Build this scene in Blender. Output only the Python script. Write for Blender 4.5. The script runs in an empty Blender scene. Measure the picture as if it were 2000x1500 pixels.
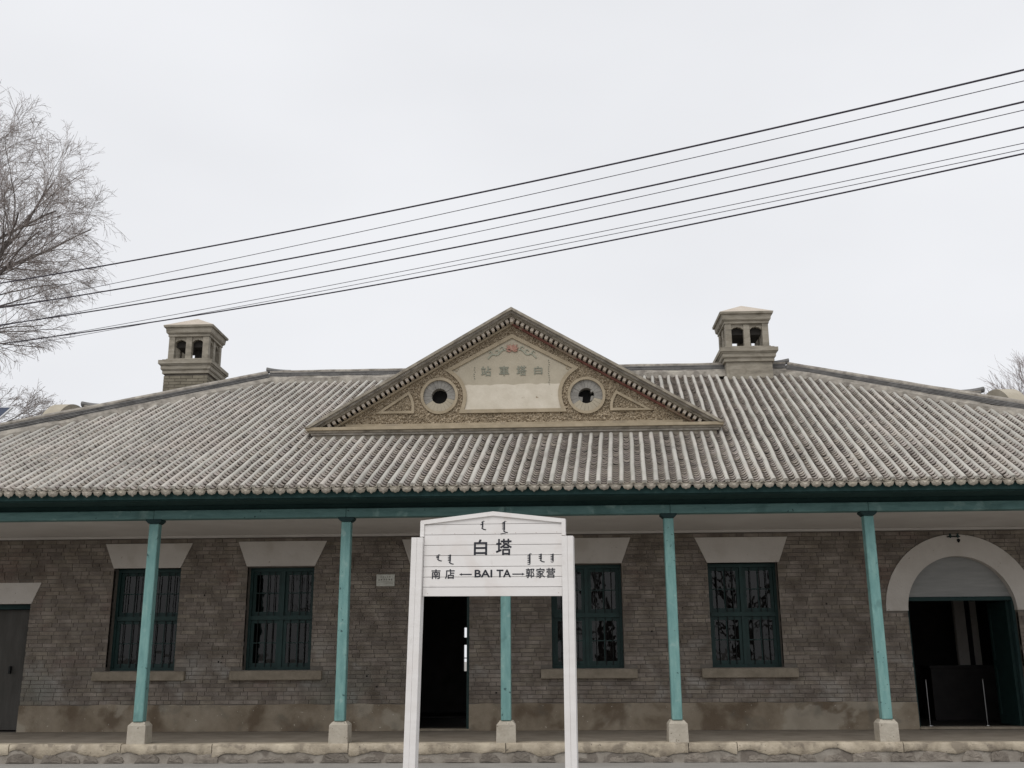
import bpy, math, random
from mathutils import Vector, Matrix, noise
random.seed(7)
SC = bpy.context.scene
COL = SC.collection
rad = math.radians

# ------------------------------------------------------------------ camera, sky, sun, exposure
YAW, PITCH, ROLL = 0.0416, 0.2604, -0.0060
_F = Vector((-math.sin(YAW)*math.cos(PITCH), math.cos(YAW)*math.cos(PITCH), math.sin(PITCH)))
_R0 = Vector((math.cos(YAW), math.sin(YAW), 0)); _U0 = _R0.cross(_F)
_R = _R0*math.cos(ROLL) + _U0*math.sin(ROLL); _U = _U0*math.cos(ROLL) - _R0*math.sin(ROLL)
cam_d = bpy.data.cameras.new('camera'); cam = bpy.data.objects.new('camera', cam_d); COL.objects.link(cam)
cam_d.sensor_width = 36; cam_d.lens = 36.415; cam_d.clip_end = 3000; cam_d.clip_start = 0.1
M = Matrix((_R, _U, -_F)).transposed().to_4x4(); M.translation = Vector((0, -17.42, 1.092)); cam.matrix_world = M
SC.camera = cam

SUN_EL, SUN_AZ = 52.0, 200.0      # azimuth from +Y clockwise: high, behind the viewer and slightly left
w = bpy.data.worlds.new('World'); SC.world = w; w.use_nodes = True
nt = w.node_tree; nt.nodes.clear()
out = nt.nodes.new('ShaderNodeOutputWorld')
sky = nt.nodes.new('ShaderNodeTexSky'); sky.sky_type = 'NISHITA'; sky.sun_disc = False
sky.sun_elevation = rad(SUN_EL); sky.sun_rotation = rad(SUN_AZ); sky.dust_density = 4.0; sky.air_density = 1.0
b1 = nt.nodes.new('ShaderNodeBackground'); b1.inputs[1].default_value = 0.06
nt.links.new(sky.outputs[0], b1.inputs[0])
tc = nt.nodes.new('ShaderNodeTexCoord')
mp = nt.nodes.new('ShaderNodeMapping'); mp.inputs['Scale'].default_value = (1.0, 1.0, 2.2)
nt.links.new(tc.outputs['Generated'], mp.inputs[0])
nz = nt.nodes.new('ShaderNodeTexNoise'); nz.inputs['Scale'].default_value = 1.6; nz.inputs['Detail'].default_value = 4
nt.links.new(mp.outputs[0], nz.inputs['Vector'])
rp = nt.nodes.new('ShaderNodeValToRGB')
rp.color_ramp.elements[0].position = 0.34; rp.color_ramp.elements[0].color = (0.835, 0.845, 0.875, 1)
rp.color_ramp.elements[1].position = 0.66; rp.color_ramp.elements[1].color = (0.925, 0.935, 0.965, 1)
nt.links.new(nz.outputs['Fac'], rp.inputs[0])
b2 = nt.nodes.new('ShaderNodeBackground'); b2.inputs[1].default_value = 1.0
nt.links.new(rp.outputs[0], b2.inputs[0])
mx = nt.nodes.new('ShaderNodeMixShader'); mx.inputs[0].default_value = 0.93
nt.links.new(b1.outputs[0], mx.inputs[1]); nt.links.new(b2.outputs[0], mx.inputs[2]); nt.links.new(mx.outputs[0], out.inputs[0])
sl = bpy.data.lights.new('sun', 'SUN'); sl.energy = 1.3; sl.angle = rad(40); sl.color = (1.0, 0.97, 0.93)
so = bpy.data.objects.new('sun', sl); COL.objects.link(so)
_d = Vector((math.sin(rad(SUN_AZ))*math.cos(rad(SUN_EL)), math.cos(rad(SUN_AZ))*math.cos(rad(SUN_EL)), math.sin(rad(SUN_EL))))
so.rotation_euler = _d.to_track_quat('Z', 'Y').to_euler(); so.location = _d*60
SC.view_settings.view_transform = 'Standard'; SC.view_settings.look = 'None'
SC.view_settings.exposure = 0.0; SC.view_settings.gamma = 1.0; SC.view_settings.use_curve_mapping = False

# ------------------------------------------------------------------ helpers
class MB:
    def __init__(s): s.v = []; s.f = []
    def add(s, vs, fs):
        n = len(s.v); s.v += [tuple(v) for v in vs]; s.f += [tuple(i+n for i in f) for f in fs]; return s
    def box(s, x0, x1, y0, y1, z0, z1):
        return s.add([(x0,y0,z0),(x1,y0,z0),(x1,y1,z0),(x0,y1,z0),(x0,y0,z1),(x1,y0,z1),(x1,y1,z1),(x0,y1,z1)],
                     [(0,3,2,1),(4,5,6,7),(0,1,5,4),(1,2,6,5),(2,3,7,6),(3,0,4,7)])
    def bbox(s, x0, x1, y0, y1, z0, z1, b=0.008):
        """box with chamfered edges"""
        V = []; 
        for sx, X in ((1,x0),(-1,x1)):
            for sy, Y in ((1,y0),(-1,y1)):
                for sz, Z in ((1,z0),(-1,z1)):
                    V += [(X, Y+sy*b, Z+sz*b), (X+sx*b, Y, Z+sz*b), (X+sx*b, Y+sy*b, Z)]
        c = lambda i, j, k, a: ((i*2+j)*2+k)*3+a
        F = [(c(0,0,0,0),c(0,0,1,0),c(0,1,1,0),c(0,1,0,0)), (c(1,0,0,0),c(1,1,0,0),c(1,1,1,0),c(1,0,1,0)),
             (c(0,0,0,1),c(1,0,0,1),c(1,0,1,1),c(0,0,1,1)), (c(0,1,0,1),c(0,1,1,1),c(1,1,1,1),c(1,1,0,1)),
             (c(0,0,0,2),c(0,1,0,2),c(1,1,0,2),c(1,0,0,2)), (c(0,0,1,2),c(1,0,1,2),c(1,1,1,2),c(0,1,1,2))]
        for i in (0,1):
            for j in (0,1):
                F.append((c(i,j,0,0),c(i,j,1,0),c(i,j,1,1),c(i,j,0,1)))
                F.append((c(i,0,j,0),c(i,1,j,0),c(i,1,j,2),c(i,0,j,2)))
                F.append((c(0,i,j,1),c(1,i,j,1),c(1,i,j,2),c(0,i,j,2)))
                for k in (0,1): F.append((c(i,j,k,0),c(i,j,k,1),c(i,j,k,2)))
        return s.add(V, F)
    def prism(s, poly, y0, y1):
        """polygon in (x,z), extruded along y"""
        n = len(poly)
        V = [(x,y0,z) for x,z in poly] + [(x,y1,z) for x,z in poly]
        F = [tuple(range(n)), tuple(range(2*n-1, n-1, -1))] + [(i,(i+1)%n,n+(i+1)%n,n+i)[::-1] for i in range(n)]
        return s.add(V, F)
    def prismx(s, poly, x0, x1):
        n = len(poly)
        V = [(x0,y,z) for y,z in poly] + [(x1,y,z) for y,z in poly]
        F = [tuple(range(n)), tuple(range(2*n-1, n-1, -1))] + [(i,(i+1)%n,n+(i+1)%n,n+i)[::-1] for i in range(n)]
        return s.add(V, F)
    def stroke(s, pts, wd, y0, y1, closed=False):
        """ribbon of width wd along points in (x,z), extruded along y, mitred"""
        P = [Vector((p[0], p[1])) for p in pts]; n = len(P); L = []; Rr = []
        for i in range(n):
            a = P[i-1] if (i > 0 or closed) else None; b = P[(i+1) % n] if (i < n-1 or closed) else None
            d1 = (P[i]-a).normalized() if a is not None else None; d2 = (b-P[i]).normalized() if b is not None else None
            if d1 is None: d1 = d2
            if d2 is None: d2 = d1
            n1 = Vector((-d1.y, d1.x)); n2 = Vector((-d2.y, d2.x)); m = (n1+n2)
            m = m.normalized() if m.length > 1e-6 else n1
            k = wd/2/max(0.35, m.dot(n1)); L.append(P[i]+m*k); Rr.append(P[i]-m*k)
        V = []
        for i in range(n): V += [(L[i].x,y0,L[i].y),(Rr[i].x,y0,Rr[i].y),(Rr[i].x,y1,Rr[i].y),(L[i].x,y1,L[i].y)]
        F = []
        for i in range(n if closed else n-1):
            a = 4*i; b = 4*((i+1) % n)
            for k in range(4): F.append((a+k, a+(k+1)%4, b+(k+1)%4, b+k))
        if not closed: F += [(0,3,2,1), (4*n-4,4*n-3,4*n-2,4*n-1)]
        return s.add(V, F)
    def tube(s, pts, r, k=6, cap=True):
        P = [Vector(p) for p in pts]; n = len(P); rr = r if isinstance(r, (list,tuple)) else [r]*n; V = []
        for i in range(n):
            d = (P[min(i+1,n-1)]-P[max(i-1,0)]).normalized()
            a = d.cross(Vector((0,0,1)) if abs(d.z) < .9 else Vector((1,0,0))).normalized(); b = d.cross(a)
            for j in range(k):
                t = 2*math.pi*j/k; V.append(P[i]+(a*math.cos(t)+b*math.sin(t))*rr[i])
        F = [(i*k+j, i*k+(j+1)%k, (i+1)*k+(j+1)%k, (i+1)*k+j) for i in range(n-1) for j in range(k)]
        if cap: F += [tuple(range(k))[::-1], tuple(range((n-1)*k, n*k))]
        return s.add(V, F)
    def mesh(s, name, mat, smooth=False):
        m = bpy.data.meshes.new(name); m.from_pydata(s.v, [], s.f); m.update()
        if mat: m.materials.append(mat)
        if smooth:
            m.polygons.foreach_set('use_smooth', [True]*len(m.polygons)); m.set_sharp_from_angle(angle=rad(42))
        return m
    def obj(s, name, mat, parent=None, smooth=False, kind=None, fix=True):
        m = s.mesh(name, mat, smooth)
        if fix:
            import bmesh
            bm = bmesh.new(); bm.from_mesh(m); bmesh.ops.recalc_face_normals(bm, faces=bm.faces); bm.to_mesh(m); bm.free()
        return link(name, m, parent, kind)
def link(name, mesh, parent=None, kind=None, loc=None):
    o = bpy.data.objects.new(name, mesh); COL.objects.link(o)
    if parent is not None: o.parent = parent
    if kind: o['kind'] = kind
    if loc is not None: o.location = loc
    return o
def thing(name, label, cat, loc=(0,0,0), group=None, rot=(0,0,0)):
    o = bpy.data.objects.new(name, None); o.empty_display_size = .3; COL.objects.link(o)
    o.location = loc; o.rotation_euler = rot; tag(o, label, cat, group); return o
def tag(o, label, cat, group=None):
    o['label'] = label; o['category'] = cat
    if group: o['group'] = group
    return o

def mat(name, cols, scale=3.0, rough=.9, bump=.3, bscale=40, rnd=0.0, hue=0.0, stretch=(1,1,1), spec=.25, spots=None, metal=0.0, detail=6, coords='pos', patches=()):
    """cols: list of colours spread over fractal noise. rnd: brightness variation per object/island. spots: (colour, scale, threshold, softness)
       patches: list of (colour, scale, lo, hi, amount, zlo, zhi) stains limited to a height band"""
    m = bpy.data.materials.new(name); m.use_nodes = True; t = m.node_tree; N = t.nodes; Lk = t.links.new
    bs = N['Principled BSDF']; bs.inputs['Roughness'].default_value = rough; bs.inputs['Specular IOR Level'].default_value = spec
    bs.inputs['Metallic'].default_value = metal
    if coords == 'pos': co = N.new('ShaderNodeNewGeometry').outputs['Position']
    else: co = N.new('ShaderNodeTexCoord').outputs['Object']
    mpn = N.new('ShaderNodeMapping'); mpn.inputs['Scale'].default_value = stretch; Lk(co, mpn.inputs[0])
    n1 = N.new('ShaderNodeTexNoise'); n1.inputs['Scale'].default_value = scale; n1.inputs['Detail'].default_value = detail; n1.inputs['Roughness'].default_value = .62
    Lk(mpn.outputs[0], n1.inputs['Vector'])
    r = N.new('ShaderNodeValToRGB'); e = r.color_ramp.elements
    k = len(cols)
    for i, c in enumerate(cols):
        p = .32 + .36*i/(k-1) if k > 1 else .5
        el = e[i] if i < 2 and i < len(e) else e.new(p)
        el.position = p; el.color = (*c, 1)
    Lk(n1.outputs['Fac'], r.inputs[0]); c_out = r.outputs[0]
    def mixc(a, b_col, fac, mode='MIX'):
        q = N.new('ShaderNodeMix'); q.data_type = 'RGBA'; q.blend_type = mode
        Lk(a, q.inputs[6])
        if isinstance(b_col, tuple): q.inputs[7].default_value = (*b_col, 1)
        else: Lk(b_col, q.inputs[7])
        if isinstance(fac, float): q.inputs[0].default_value = fac
        else: Lk(fac, q.inputs[0])
        return q.outputs[2]
    def ramp(fac, lo, hi):
        q = N.new('ShaderNodeMapRange'); q.interpolation_type = 'SMOOTHSTEP'; q.inputs[1].default_value = lo; q.inputs[2].default_value = hi; Lk(fac, q.inputs[0]); return q.outputs[0]
    def mul(a, b):
        q = N.new('ShaderNodeMath'); q.operation = 'MULTIPLY'; Lk(a, q.inputs[0])
        if isinstance(b, float): q.inputs[1].default_value = b
        else: Lk(b, q.inputs[1])
        return q.outputs[0]
    if rnd > 0:
        oi = N.new('ShaderNodeObjectInfo'); g = N.new('ShaderNodeNewGeometry')
        ad = N.new('ShaderNodeMath'); ad.operation = 'ADD'; Lk(oi.outputs['Random'], ad.inputs[0]); Lk(g.outputs['Random Per Island'], ad.inputs[1])
        fr = N.new('ShaderNodeMath'); fr.operation = 'FRACT'; Lk(ad.outputs[0], fr.inputs[0])
        mr = N.new('ShaderNodeMapRange'); mr.inputs[3].default_value = 1-rnd; mr.inputs[4].default_value = 1+rnd; Lk(fr.outputs[0], mr.inputs[0])
        hs = N.new('ShaderNodeHueSaturation'); Lk(c_out, hs.inputs['Color']); Lk(mr.outputs[0], hs.inputs['Value'])
        if hue > 0:
            m2 = N.new('ShaderNodeMath'); m2.operation = 'MULTIPLY'; m2.inputs[1].default_value = 7.31; Lk(fr.outputs[0], m2.inputs[0])
            f2 = N.new('ShaderNodeMath'); f2.operation = 'FRACT'; Lk(m2.outputs[0], f2.inputs[0])
            mh = N.new('ShaderNodeMapRange'); mh.inputs[3].default_value = .5-hue; mh.inputs[4].default_value = .5+hue; Lk(f2.outputs[0], mh.inputs[0]); Lk(mh.outputs[0], hs.inputs['Hue'])
            ms = N.new('ShaderNodeMapRange'); ms.inputs[3].default_value = 1-12*hue; ms.inputs[4].default_value = 1+8*hue; Lk(f2.outputs[0], ms.inputs[0]); Lk(ms.outputs[0], hs.inputs['Saturation'])
        c_out = hs.outputs[0]
    sep = None
    for (pc, ps, lo, hi, am, zlo, zhi) in patches:
        n = N.new('ShaderNodeTexNoise'); n.inputs['Scale'].default_value = ps; n.inputs['Detail'].default_value = 5; n.inputs['Distortion'].default_value = .3
        mq = N.new('ShaderNodeMapping'); mq.inputs['Location'].default_value = (ps*3.1+lo*10, 1.7, am*9); Lk(co, mq.inputs[0]); Lk(mq.outputs[0], n.inputs['Vector'])
        f = mul(ramp(n.outputs['Fac'], lo, hi), float(am))
        if zlo is not None:
            if sep is None: sep = N.new('ShaderNodeSeparateXYZ'); Lk(co, sep.inputs[0])
            f = mul(f, ramp(sep.outputs[2], zhi, zlo))
        c_out = mixc(c_out, pc, f)
    if spots:
        n = N.new('ShaderNodeTexNoise'); n.inputs['Scale'].default_value = spots[1]; n.inputs['Detail'].default_value = 3; Lk(co, n.inputs['Vector'])
        c_out = mixc(c_out, spots[0], ramp(n.outputs['Fac'], spots[2], spots[2]+spots[3]))
    Lk(c_out, bs.inputs['Base Color'])
    if bump > 0:
        n2 = N.new('ShaderNodeTexNoise'); n2.inputs['Scale'].default_value = bscale; n2.inputs['Detail'].default_value = 5; Lk(mpn.outputs[0], n2.inputs['Vector'])
        bp = N.new('ShaderNodeBump'); bp.inputs['Strength'].default_value = bump; bp.inputs['Distance'].default_value = .01
        Lk(n2.outputs['Fac'], bp.inputs['Height']); Lk(bp.outputs[0], bs.inputs['Normal'])
    return m

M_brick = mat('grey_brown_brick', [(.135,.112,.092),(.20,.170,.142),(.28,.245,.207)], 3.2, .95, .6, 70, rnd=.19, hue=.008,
              patches=[((.34,.325,.30), 1.9, .53, .70, .75, .9, 1.8), ((.155,.09,.075), .9, .60, .70, .35, None, None), ((.085,.068,.054), 1.3, .54, .72, .5, None, None), ((.12,.13,.11), .8, .55, .66, .5, .5, 1.4)])  # low whitish patches: efflorescence, strengthened to paint in the wall's shade gradient
M_mortar = mat('wall_mortar', [(.13,.115,.10),(.19,.17,.147)], 3, .97, .4, 90)
M_dado = mat('cement_dado', [(.17,.135,.098),(.24,.20,.15),(.29,.25,.195)], 1.6, .95, .45, 50,
             patches=[((.105,.075,.05), 1.8, .50, .66, .75, None, None), ((.36,.325,.265), 1.0, .58, .62, .6, None, None), ((.13,.12,.10), 2.7, .55, .7, .5, None, None)], spots=((.5,.46,.4), 26, .72, .02))
M_floor = mat('porch_cement', [(.17,.145,.115),(.25,.22,.18)], 2.5, .93, .3, 40)
M_kerb = mat('kerb_cement', [(.26,.22,.17),(.40,.345,.265),(.52,.455,.36)], 3.5, .92, .9, 45, rnd=.08, patches=[((.20,.17,.135), 4.5, .53, .64, .7, None, None), ((.60,.53,.41), 1.6, .60, .68, .5, None, None)], spots=((.14,.12,.10), 30, .68, .04))
M_rubble = mat('rubble_stone', [(.15,.13,.11),(.26,.23,.195)], 12, .95, .9, 40, rnd=.2)
M_rmort = mat('rubble_mortar', [(.21,.185,.155),(.34,.31,.27)], 4, .95, .9, 30, patches=[((.12,.10,.085), 3.2, .55, .62, .6, None, None)])
M_ground = mat('platform_pavement', [(.27,.255,.235),(.36,.345,.32)], 1.2, .93, .2, 60)
M_white = mat('lintel_whitewash', [(.49,.455,.415),(.57,.535,.495)], 1.8, .92, .3, 30, patches=[((.40,.36,.31), 3.0, .54, .72, .5, None, None)], spots=((.33,.28,.23), 22, .70, .05))
M_ceil = mat('ceiling_whitewash', [(.55,.52,.49),(.64,.61,.58)], 1.2, .9, .1, 20)
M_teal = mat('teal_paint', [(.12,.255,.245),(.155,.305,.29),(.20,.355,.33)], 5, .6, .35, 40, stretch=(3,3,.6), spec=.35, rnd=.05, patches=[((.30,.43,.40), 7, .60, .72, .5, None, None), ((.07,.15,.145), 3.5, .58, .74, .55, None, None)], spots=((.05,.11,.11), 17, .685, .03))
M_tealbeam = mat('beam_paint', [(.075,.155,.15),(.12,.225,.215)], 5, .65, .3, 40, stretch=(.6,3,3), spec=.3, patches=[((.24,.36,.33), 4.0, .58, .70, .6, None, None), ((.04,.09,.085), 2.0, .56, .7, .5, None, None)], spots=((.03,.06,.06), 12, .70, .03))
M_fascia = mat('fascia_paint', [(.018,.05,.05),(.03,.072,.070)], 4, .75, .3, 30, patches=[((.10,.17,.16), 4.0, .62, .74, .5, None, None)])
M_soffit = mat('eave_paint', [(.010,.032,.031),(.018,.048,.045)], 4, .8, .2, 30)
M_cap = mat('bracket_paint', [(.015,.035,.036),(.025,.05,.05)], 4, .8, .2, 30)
M_wood = mat('window_green', [(.006,.026,.024),(.010,.040,.037)], 6, .5, .25, 40, spec=.35)
M_leaf = mat('door_green', [(.008,.024,.023),(.013,.034,.032)], 6, .6, .2, 40)
M_iron = mat('window_bar_iron', [(.012,.014,.014),(.02,.022,.022)], 6, .6, 0)
M_sill = mat('sill_stone', [(.20,.17,.13),(.30,.26,.205)], 5, .95, .7, 40)
M_plinth = mat('plinth_stone', [(.37,.33,.27),(.48,.44,.37)], 6, .95, .8, 35, spots=((.22,.19,.15), 20, .66, .04))
M_rib = mat('rib_lime_mortar', [(.35,.337,.302),(.44,.425,.385),(.51,.49,.445)], 1.3, .92, .35, 25, rnd=.07, hue=.004, patches=[((.50,.445,.40), 1.0, .52, .66, .45, None, None), ((.25,.24,.22), 3.5, .62, .74, .5, None, None)], spots=((.20,.19,.17), 30, .74, .03))
M_pan = mat('pan_tile_clay', [(.27,.24,.212),(.36,.322,.288),(.46,.418,.378)], 1.4, .95, .3, 40, rnd=.2, hue=.012)
M_drip = mat('drip_tile_clay', [(.27,.24,.195),(.42,.385,.325)], 22, .95, 1.0, 50, rnd=.14, hue=.006)
M_deck = mat('roof_bedding', [(.06,.052,.046),(.09,.08,.07)], 5, .97, .4, 40)
M_ridge = mat('ridge_plaster', [(.19,.175,.15),(.31,.285,.25),(.42,.39,.335)], 6, .93, .6, 30, patches=[((.16,.14,.125), 4, .56, .66, .6, None, None)])
M_ridged = mat('ridge_course_tile', [(.15,.147,.145),(.25,.245,.24)], 5, .93, .5, 30, rnd=.1)
M_coping = mat('pediment_coping', [(.19,.168,.135),(.30,.27,.22),(.38,.345,.285)], 5, .93, .6, 40, patches=[((.13,.115,.10), 5, .56, .64, .6, None, None)])
M_beige = mat('pediment_moulding', [(.30,.25,.175),(.41,.345,.25)], 4, .93, .35, 50, patches=[((.27,.23,.18), 4, .6, .7, .5, None, None)])
M_panel = mat('inscription_plaster', [(.37,.33,.255),(.45,.405,.32)], 2.5, .93, .2, 50)
M_panelw = mat('fresh_plaster', [(.54,.49,.40),(.64,.59,.50)], 4, .93, .25, 40, spots=((.30,.24,.17), 9, .70, .04))
M_rough = mat('roughcast', [(.19,.145,.095),(.35,.285,.20),(.52,.445,.335)], 34, .95, 1.0, 60, detail=4, patches=[((.20,.165,.115), 2.2, .5, .72, .55, None, None)], spots=((.085,.062,.042), 52, .56, .06))  # dark noise spots put the shade of the pits into the colour
M_rust = mat('red_brown_strip', [(.15,.055,.045),(.25,.12,.095)], 7, .93, .4, 40, patches=[((.33,.27,.2), 3, .52, .62, .8, None, None)])
M_ringb = mat('ring_brick', [(.21,.20,.185),(.30,.29,.265)], 9, .93, .4, 40, rnd=.08)
M_shade = mat('void_shade_dark', [(.01,.01,.01),(.015,.015,.015)], 6, .95, 0)  # near-black colour standing in for the shade in holes and recesses
M_glyph = mat('faded_green_paint', [(.17,.185,.155),(.30,.295,.235)], 30, .9, .2, 40)
M_redp = mat('faded_red_paint', [(.30,.14,.11),(.45,.30,.235)], 22, .9, .3, 40)
M_leafp = mat('faded_leaf_paint', [(.27,.28,.22),(.36,.36,.29)], 22, .9, .3, 40)
M_chim = mat('chimney_render', [(.20,.182,.15),(.30,.272,.222),(.37,.34,.285)], 3, .93, .4, 45, stretch=(1,1,4), patches=[((.19,.165,.13), 4, .56, .68, .5, None, None)])
M_flue_shade = mat('flue_shade', [(.03,.028,.026),(.05,.046,.042)], 6, .95, 0)  # near-black colour that paints the shade inside the chimney lantern
M_chcap = mat('chimney_cap_cement', [(.48,.42,.35),(.56,.50,.43)], 3, .93, .3, 40)
M_chbr = mat('chimney_brick', [(.17,.152,.115),(.25,.225,.175)], 6, .95, .5, 50, rnd=.11)
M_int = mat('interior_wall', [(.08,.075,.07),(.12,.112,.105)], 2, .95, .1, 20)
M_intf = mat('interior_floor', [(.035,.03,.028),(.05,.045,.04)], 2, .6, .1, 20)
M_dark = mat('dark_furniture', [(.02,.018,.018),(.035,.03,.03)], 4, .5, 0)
M_dome = mat('gable_plaster', [(.36,.32,.25),(.47,.43,.35)], 2.5, .93, .35, 30)
M_archp = mat('arch_board_grey', [(.235,.24,.235),(.30,.30,.295)], 3, .85, .15, 30, stretch=(.6,1,4))
M_paint = mat('sign_white_paint', [(.74,.715,.695),(.80,.78,.765)], 2.0, .5, .12, 60, coords='obj', stretch=(.5,1,6), spec=.35, rnd=.025, patches=[((.66,.60,.56), 3.2, .55, .75, .45, None, None), ((.55,.52,.50), 9, .64, .76, .4, None, None)], spots=((.55,.42,.32), 24, .76, .02))
M_rustn = mat('rusty_nail', [(.28,.17,.12),(.42,.30,.24)], 20, .9, 0)
M_joint = mat('sign_backing', [(.30,.28,.27),(.36,.34,.33)], 3, .8, 0)
M_black = mat('sign_black_paint', [(.018,.02,.028),(.03,.032,.042)], 20, .55, .1, 80)
M_cable = mat('cable_sheath', [(.045,.04,.055),(.06,.055,.07)], 3, .7, 0)
M_bark = mat('tree_bark', [(.10,.085,.08),(.17,.15,.14)], 6, .95, .5, 30)
M_twig = mat('tree_twig', [(.27,.235,.22),(.37,.33,.31)], 2, .95, 0)
M_twig2 = mat('tree_twig_pale', [(.25,.21,.20),(.32,.28,.27)], 2, .95, 0)
M_metal = mat('chrome', [(.28,.28,.28),(.36,.36,.36)], 3, .3, 0, metal=1.0)
M_solar = mat('solar_cell', [(.02,.03,.06),(.03,.045,.085)], 3, .2, 0, spec=.6)
M_alu = mat('aluminium', [(.5,.5,.5),(.6,.6,.6)], 3, .4, 0)
M_doorg = mat('door_grey', [(.055,.052,.046),(.09,.085,.078)], 3, .7, .15, 30, stretch=(2,2,.4))
M_plq = mat('plaque_marble', [(.50,.50,.45),(.60,.60,.55)], 9, .6, .1, 30)
M_plqt = mat('plaque_lettering', [(.16,.13,.10),(.2,.17,.13)], 9, .6, 0)
M_glass = bpy.data.materials.new('window_glass'); M_glass.use_nodes = True
_t = M_glass.node_tree; _t.nodes.clear(); _o = _t.nodes.new('ShaderNodeOutputMaterial'); _g = _t.nodes.new('ShaderNodeBsdfGlossy'); _g.inputs['Roughness'].default_value = .02
_tr = _t.nodes.new('ShaderNodeBsdfTransparent'); _tr.inputs[0].default_value = (.2,.22,.21,1); _mx = _t.nodes.new('ShaderNodeMixShader'); _fr = _t.nodes.new('ShaderNodeFresnel'); _fr.inputs[0].default_value = 1.46
_bn = _t.nodes.new('ShaderNodeBump'); _bn.inputs['Strength'].default_value = .12; _bn.inputs['Distance'].default_value = .02; _nn = _t.nodes.new('ShaderNodeTexNoise'); _nn.inputs['Scale'].default_value = 3.5
_ge = _t.nodes.new('ShaderNodeNewGeometry'); _t.links.new(_ge.outputs['Position'], _nn.inputs['Vector']); _t.links.new(_nn.outputs['Fac'], _bn.inputs['Height']); _t.links.new(_bn.outputs[0], _g.inputs['Normal'])
_t.links.new(_fr.outputs[0], _mx.inputs[0]); _t.links.new(_tr.outputs[0], _mx.inputs[1]); _t.links.new(_g.outputs[0], _mx.inputs[2]); _t.links.new(_mx.outputs[0], _o.inputs[0])

# ------------------------------------------------------------------ ground
GZ = -0.25
g = MB().add([(-900,-900,GZ),(900,-900,GZ),(900,900,GZ),(-900,900,GZ)], [(0,1,2,3)]).obj('ground', M_ground, kind='structure', fix=False)

# ------------------------------------------------------------------ the station building
B = thing('station_building', 'old grey brick railway station with tiled hip roof, triangular pediment and teal porch columns', 'building', (0,0,0))
XW0, XW1, YB = -11.6, 10.3, 6.4           # walls
S_ = math.tan(rad(27.5)); SKEW = 0.072
def rz(y): return 3.42 + S_*(y+3.2)
YR = 3.05; XRL, XRR = -5.86, 4.70; ZR = rz(YR); YE = -3.15
XC = -0.69
win = [(-7.475,-6.325), (-5.19,-4.06), (-0.10,1.07), (2.485,3.63)]
WZ0, WZ1 = 0.955, 2.625
DOOR = (-2.435,-1.45, 0.0, 2.60); LOWD = (-10.1,-8.85,0.0,2.05); AX, AR, AZ = 6.545, 0.875, 1.827
trap = [(-7.476,-6.335,-7.65,-6.155,2.625,3.035), (-5.205,-4.05,-5.37,-3.86,2.64,3.052), (-2.44,-1.44,-2.59,-1.28,2.635,3.06),
        (-0.11,1.075,-0.27,1.233,2.635,3.053), (2.48,3.655,2.293,3.819,2.625,3.04), (-10.10,-8.833,-10.24,-8.696,2.053,2.40)]
# wall body, as upright strips around the openings
def openings_at(x):
    o = []
    for a, b in win:
        if a < x < b: o.append((WZ0, WZ1))
    if DOOR[0] < x < DOOR[1]: o.append((0, DOOR[3]))
    if LOWD[0] < x < LOWD[1]: o.append((0, LOWD[3]))
    if abs(x-AX) < AR: o.append((0, AZ + math.sqrt(max(0, (AR+.03)**2-(x-AX)**2))))
    return o
xs = [XW0, XW1, DOOR[0], DOOR[1], LOWD[0], LOWD[1]] + [v for p in win for v in p] + [AX-AR*math.cos(math.pi*i/40) for i in range(41)]
xs = sorted(set(round(v,5) for v in xs))
m = MB()
for a, b in zip(xs, xs[1:]):
    z = 0.0
    for (o0, o1) in openings_at((a+b)/2):
        if o0 > z+1e-4: m.box(a, b, .012, .40, z, o0)
        z = o1
    m.box(a, b, .012, .40, z, 3.30)
fw = m.obj('front_wall', M_mortar, B, fix=False)
# bricks: 66 mm courses, mixed stretchers and headers
blocks = []
CH, z0 = 0.0655, 0.425
def arch_half(z, R): 
    d = R*R-(z-AZ)**2
    return math.sqrt(d) if d > 0 else 0
for r in range(42):
    za = z0 + r*CH; zb = za + CH - .0095
    if zb > 3.13: zb = 3.13
    if zb-za < .02: break
    zm = (za+zb)/2; bl = []
    for a, b in win:
        if zb > WZ0-.15 and za < WZ0 : bl.append((a-.185, b+.205) if zm > .79 else (0,0))
        if WZ0 <= zm <= WZ1: bl.append((a, b))
    if zm < DOOR[3]: bl.append(DOOR[:2])
    if zm < LOWD[3]: bl.append(LOWD[:2])
    for t0, t1, t2, t3, ta, tb in trap:
        if ta <= zm <= tb: k = (zm-ta)/(tb-ta); bl.append((t0+(t2-t0)*k, t1+(t3-t1)*k))
    if zm < AZ: bl.append((AX-AR, AX+AR))
    else:
        h = arch_half(zm, 1.225)
        if h: bl.append((AX-h, AX+h))
    bl = sorted(p for p in bl if p[1] > p[0])
    x = XW0 - random.uniform(0, .36); k = 0
    while x < XW1-.05:
        L = .24 if random.random() < .72 else .122
        L += random.uniform(-.006,.006); a, b = max(x, XW0), min(x+L-.008, XW1); x += L
        segs = [(a,b)]
        for p, q in bl:
            ns = []
            for s0, s1 in segs:
                if q <= s0 or p >= s1: ns.append((s0,s1)); continue
                if p > s0: ns.append((s0,p))
                if q < s1: ns.append((q,s1))
            segs = ns
        for s0, s1 in segs:
            if s1-s0 > .028: blocks.append((s0, s1, za+random.uniform(-.0015,.0015), zb+random.uniform(-.0015,.0015)))
def inview(b): return -9.0 < (b[0]+b[1])/2 < 7.7 and b[3] < 2.3
cand = [b for b in blocks if inview(b) and b[1]-b[0] > .2]
cand.sort(key=lambda b: (abs((b[0]+b[1])/2-.2)*.35 + abs((b[2]+b[3])/2-1.3)))
single = set(id(b) for b in cand[:296])
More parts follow.
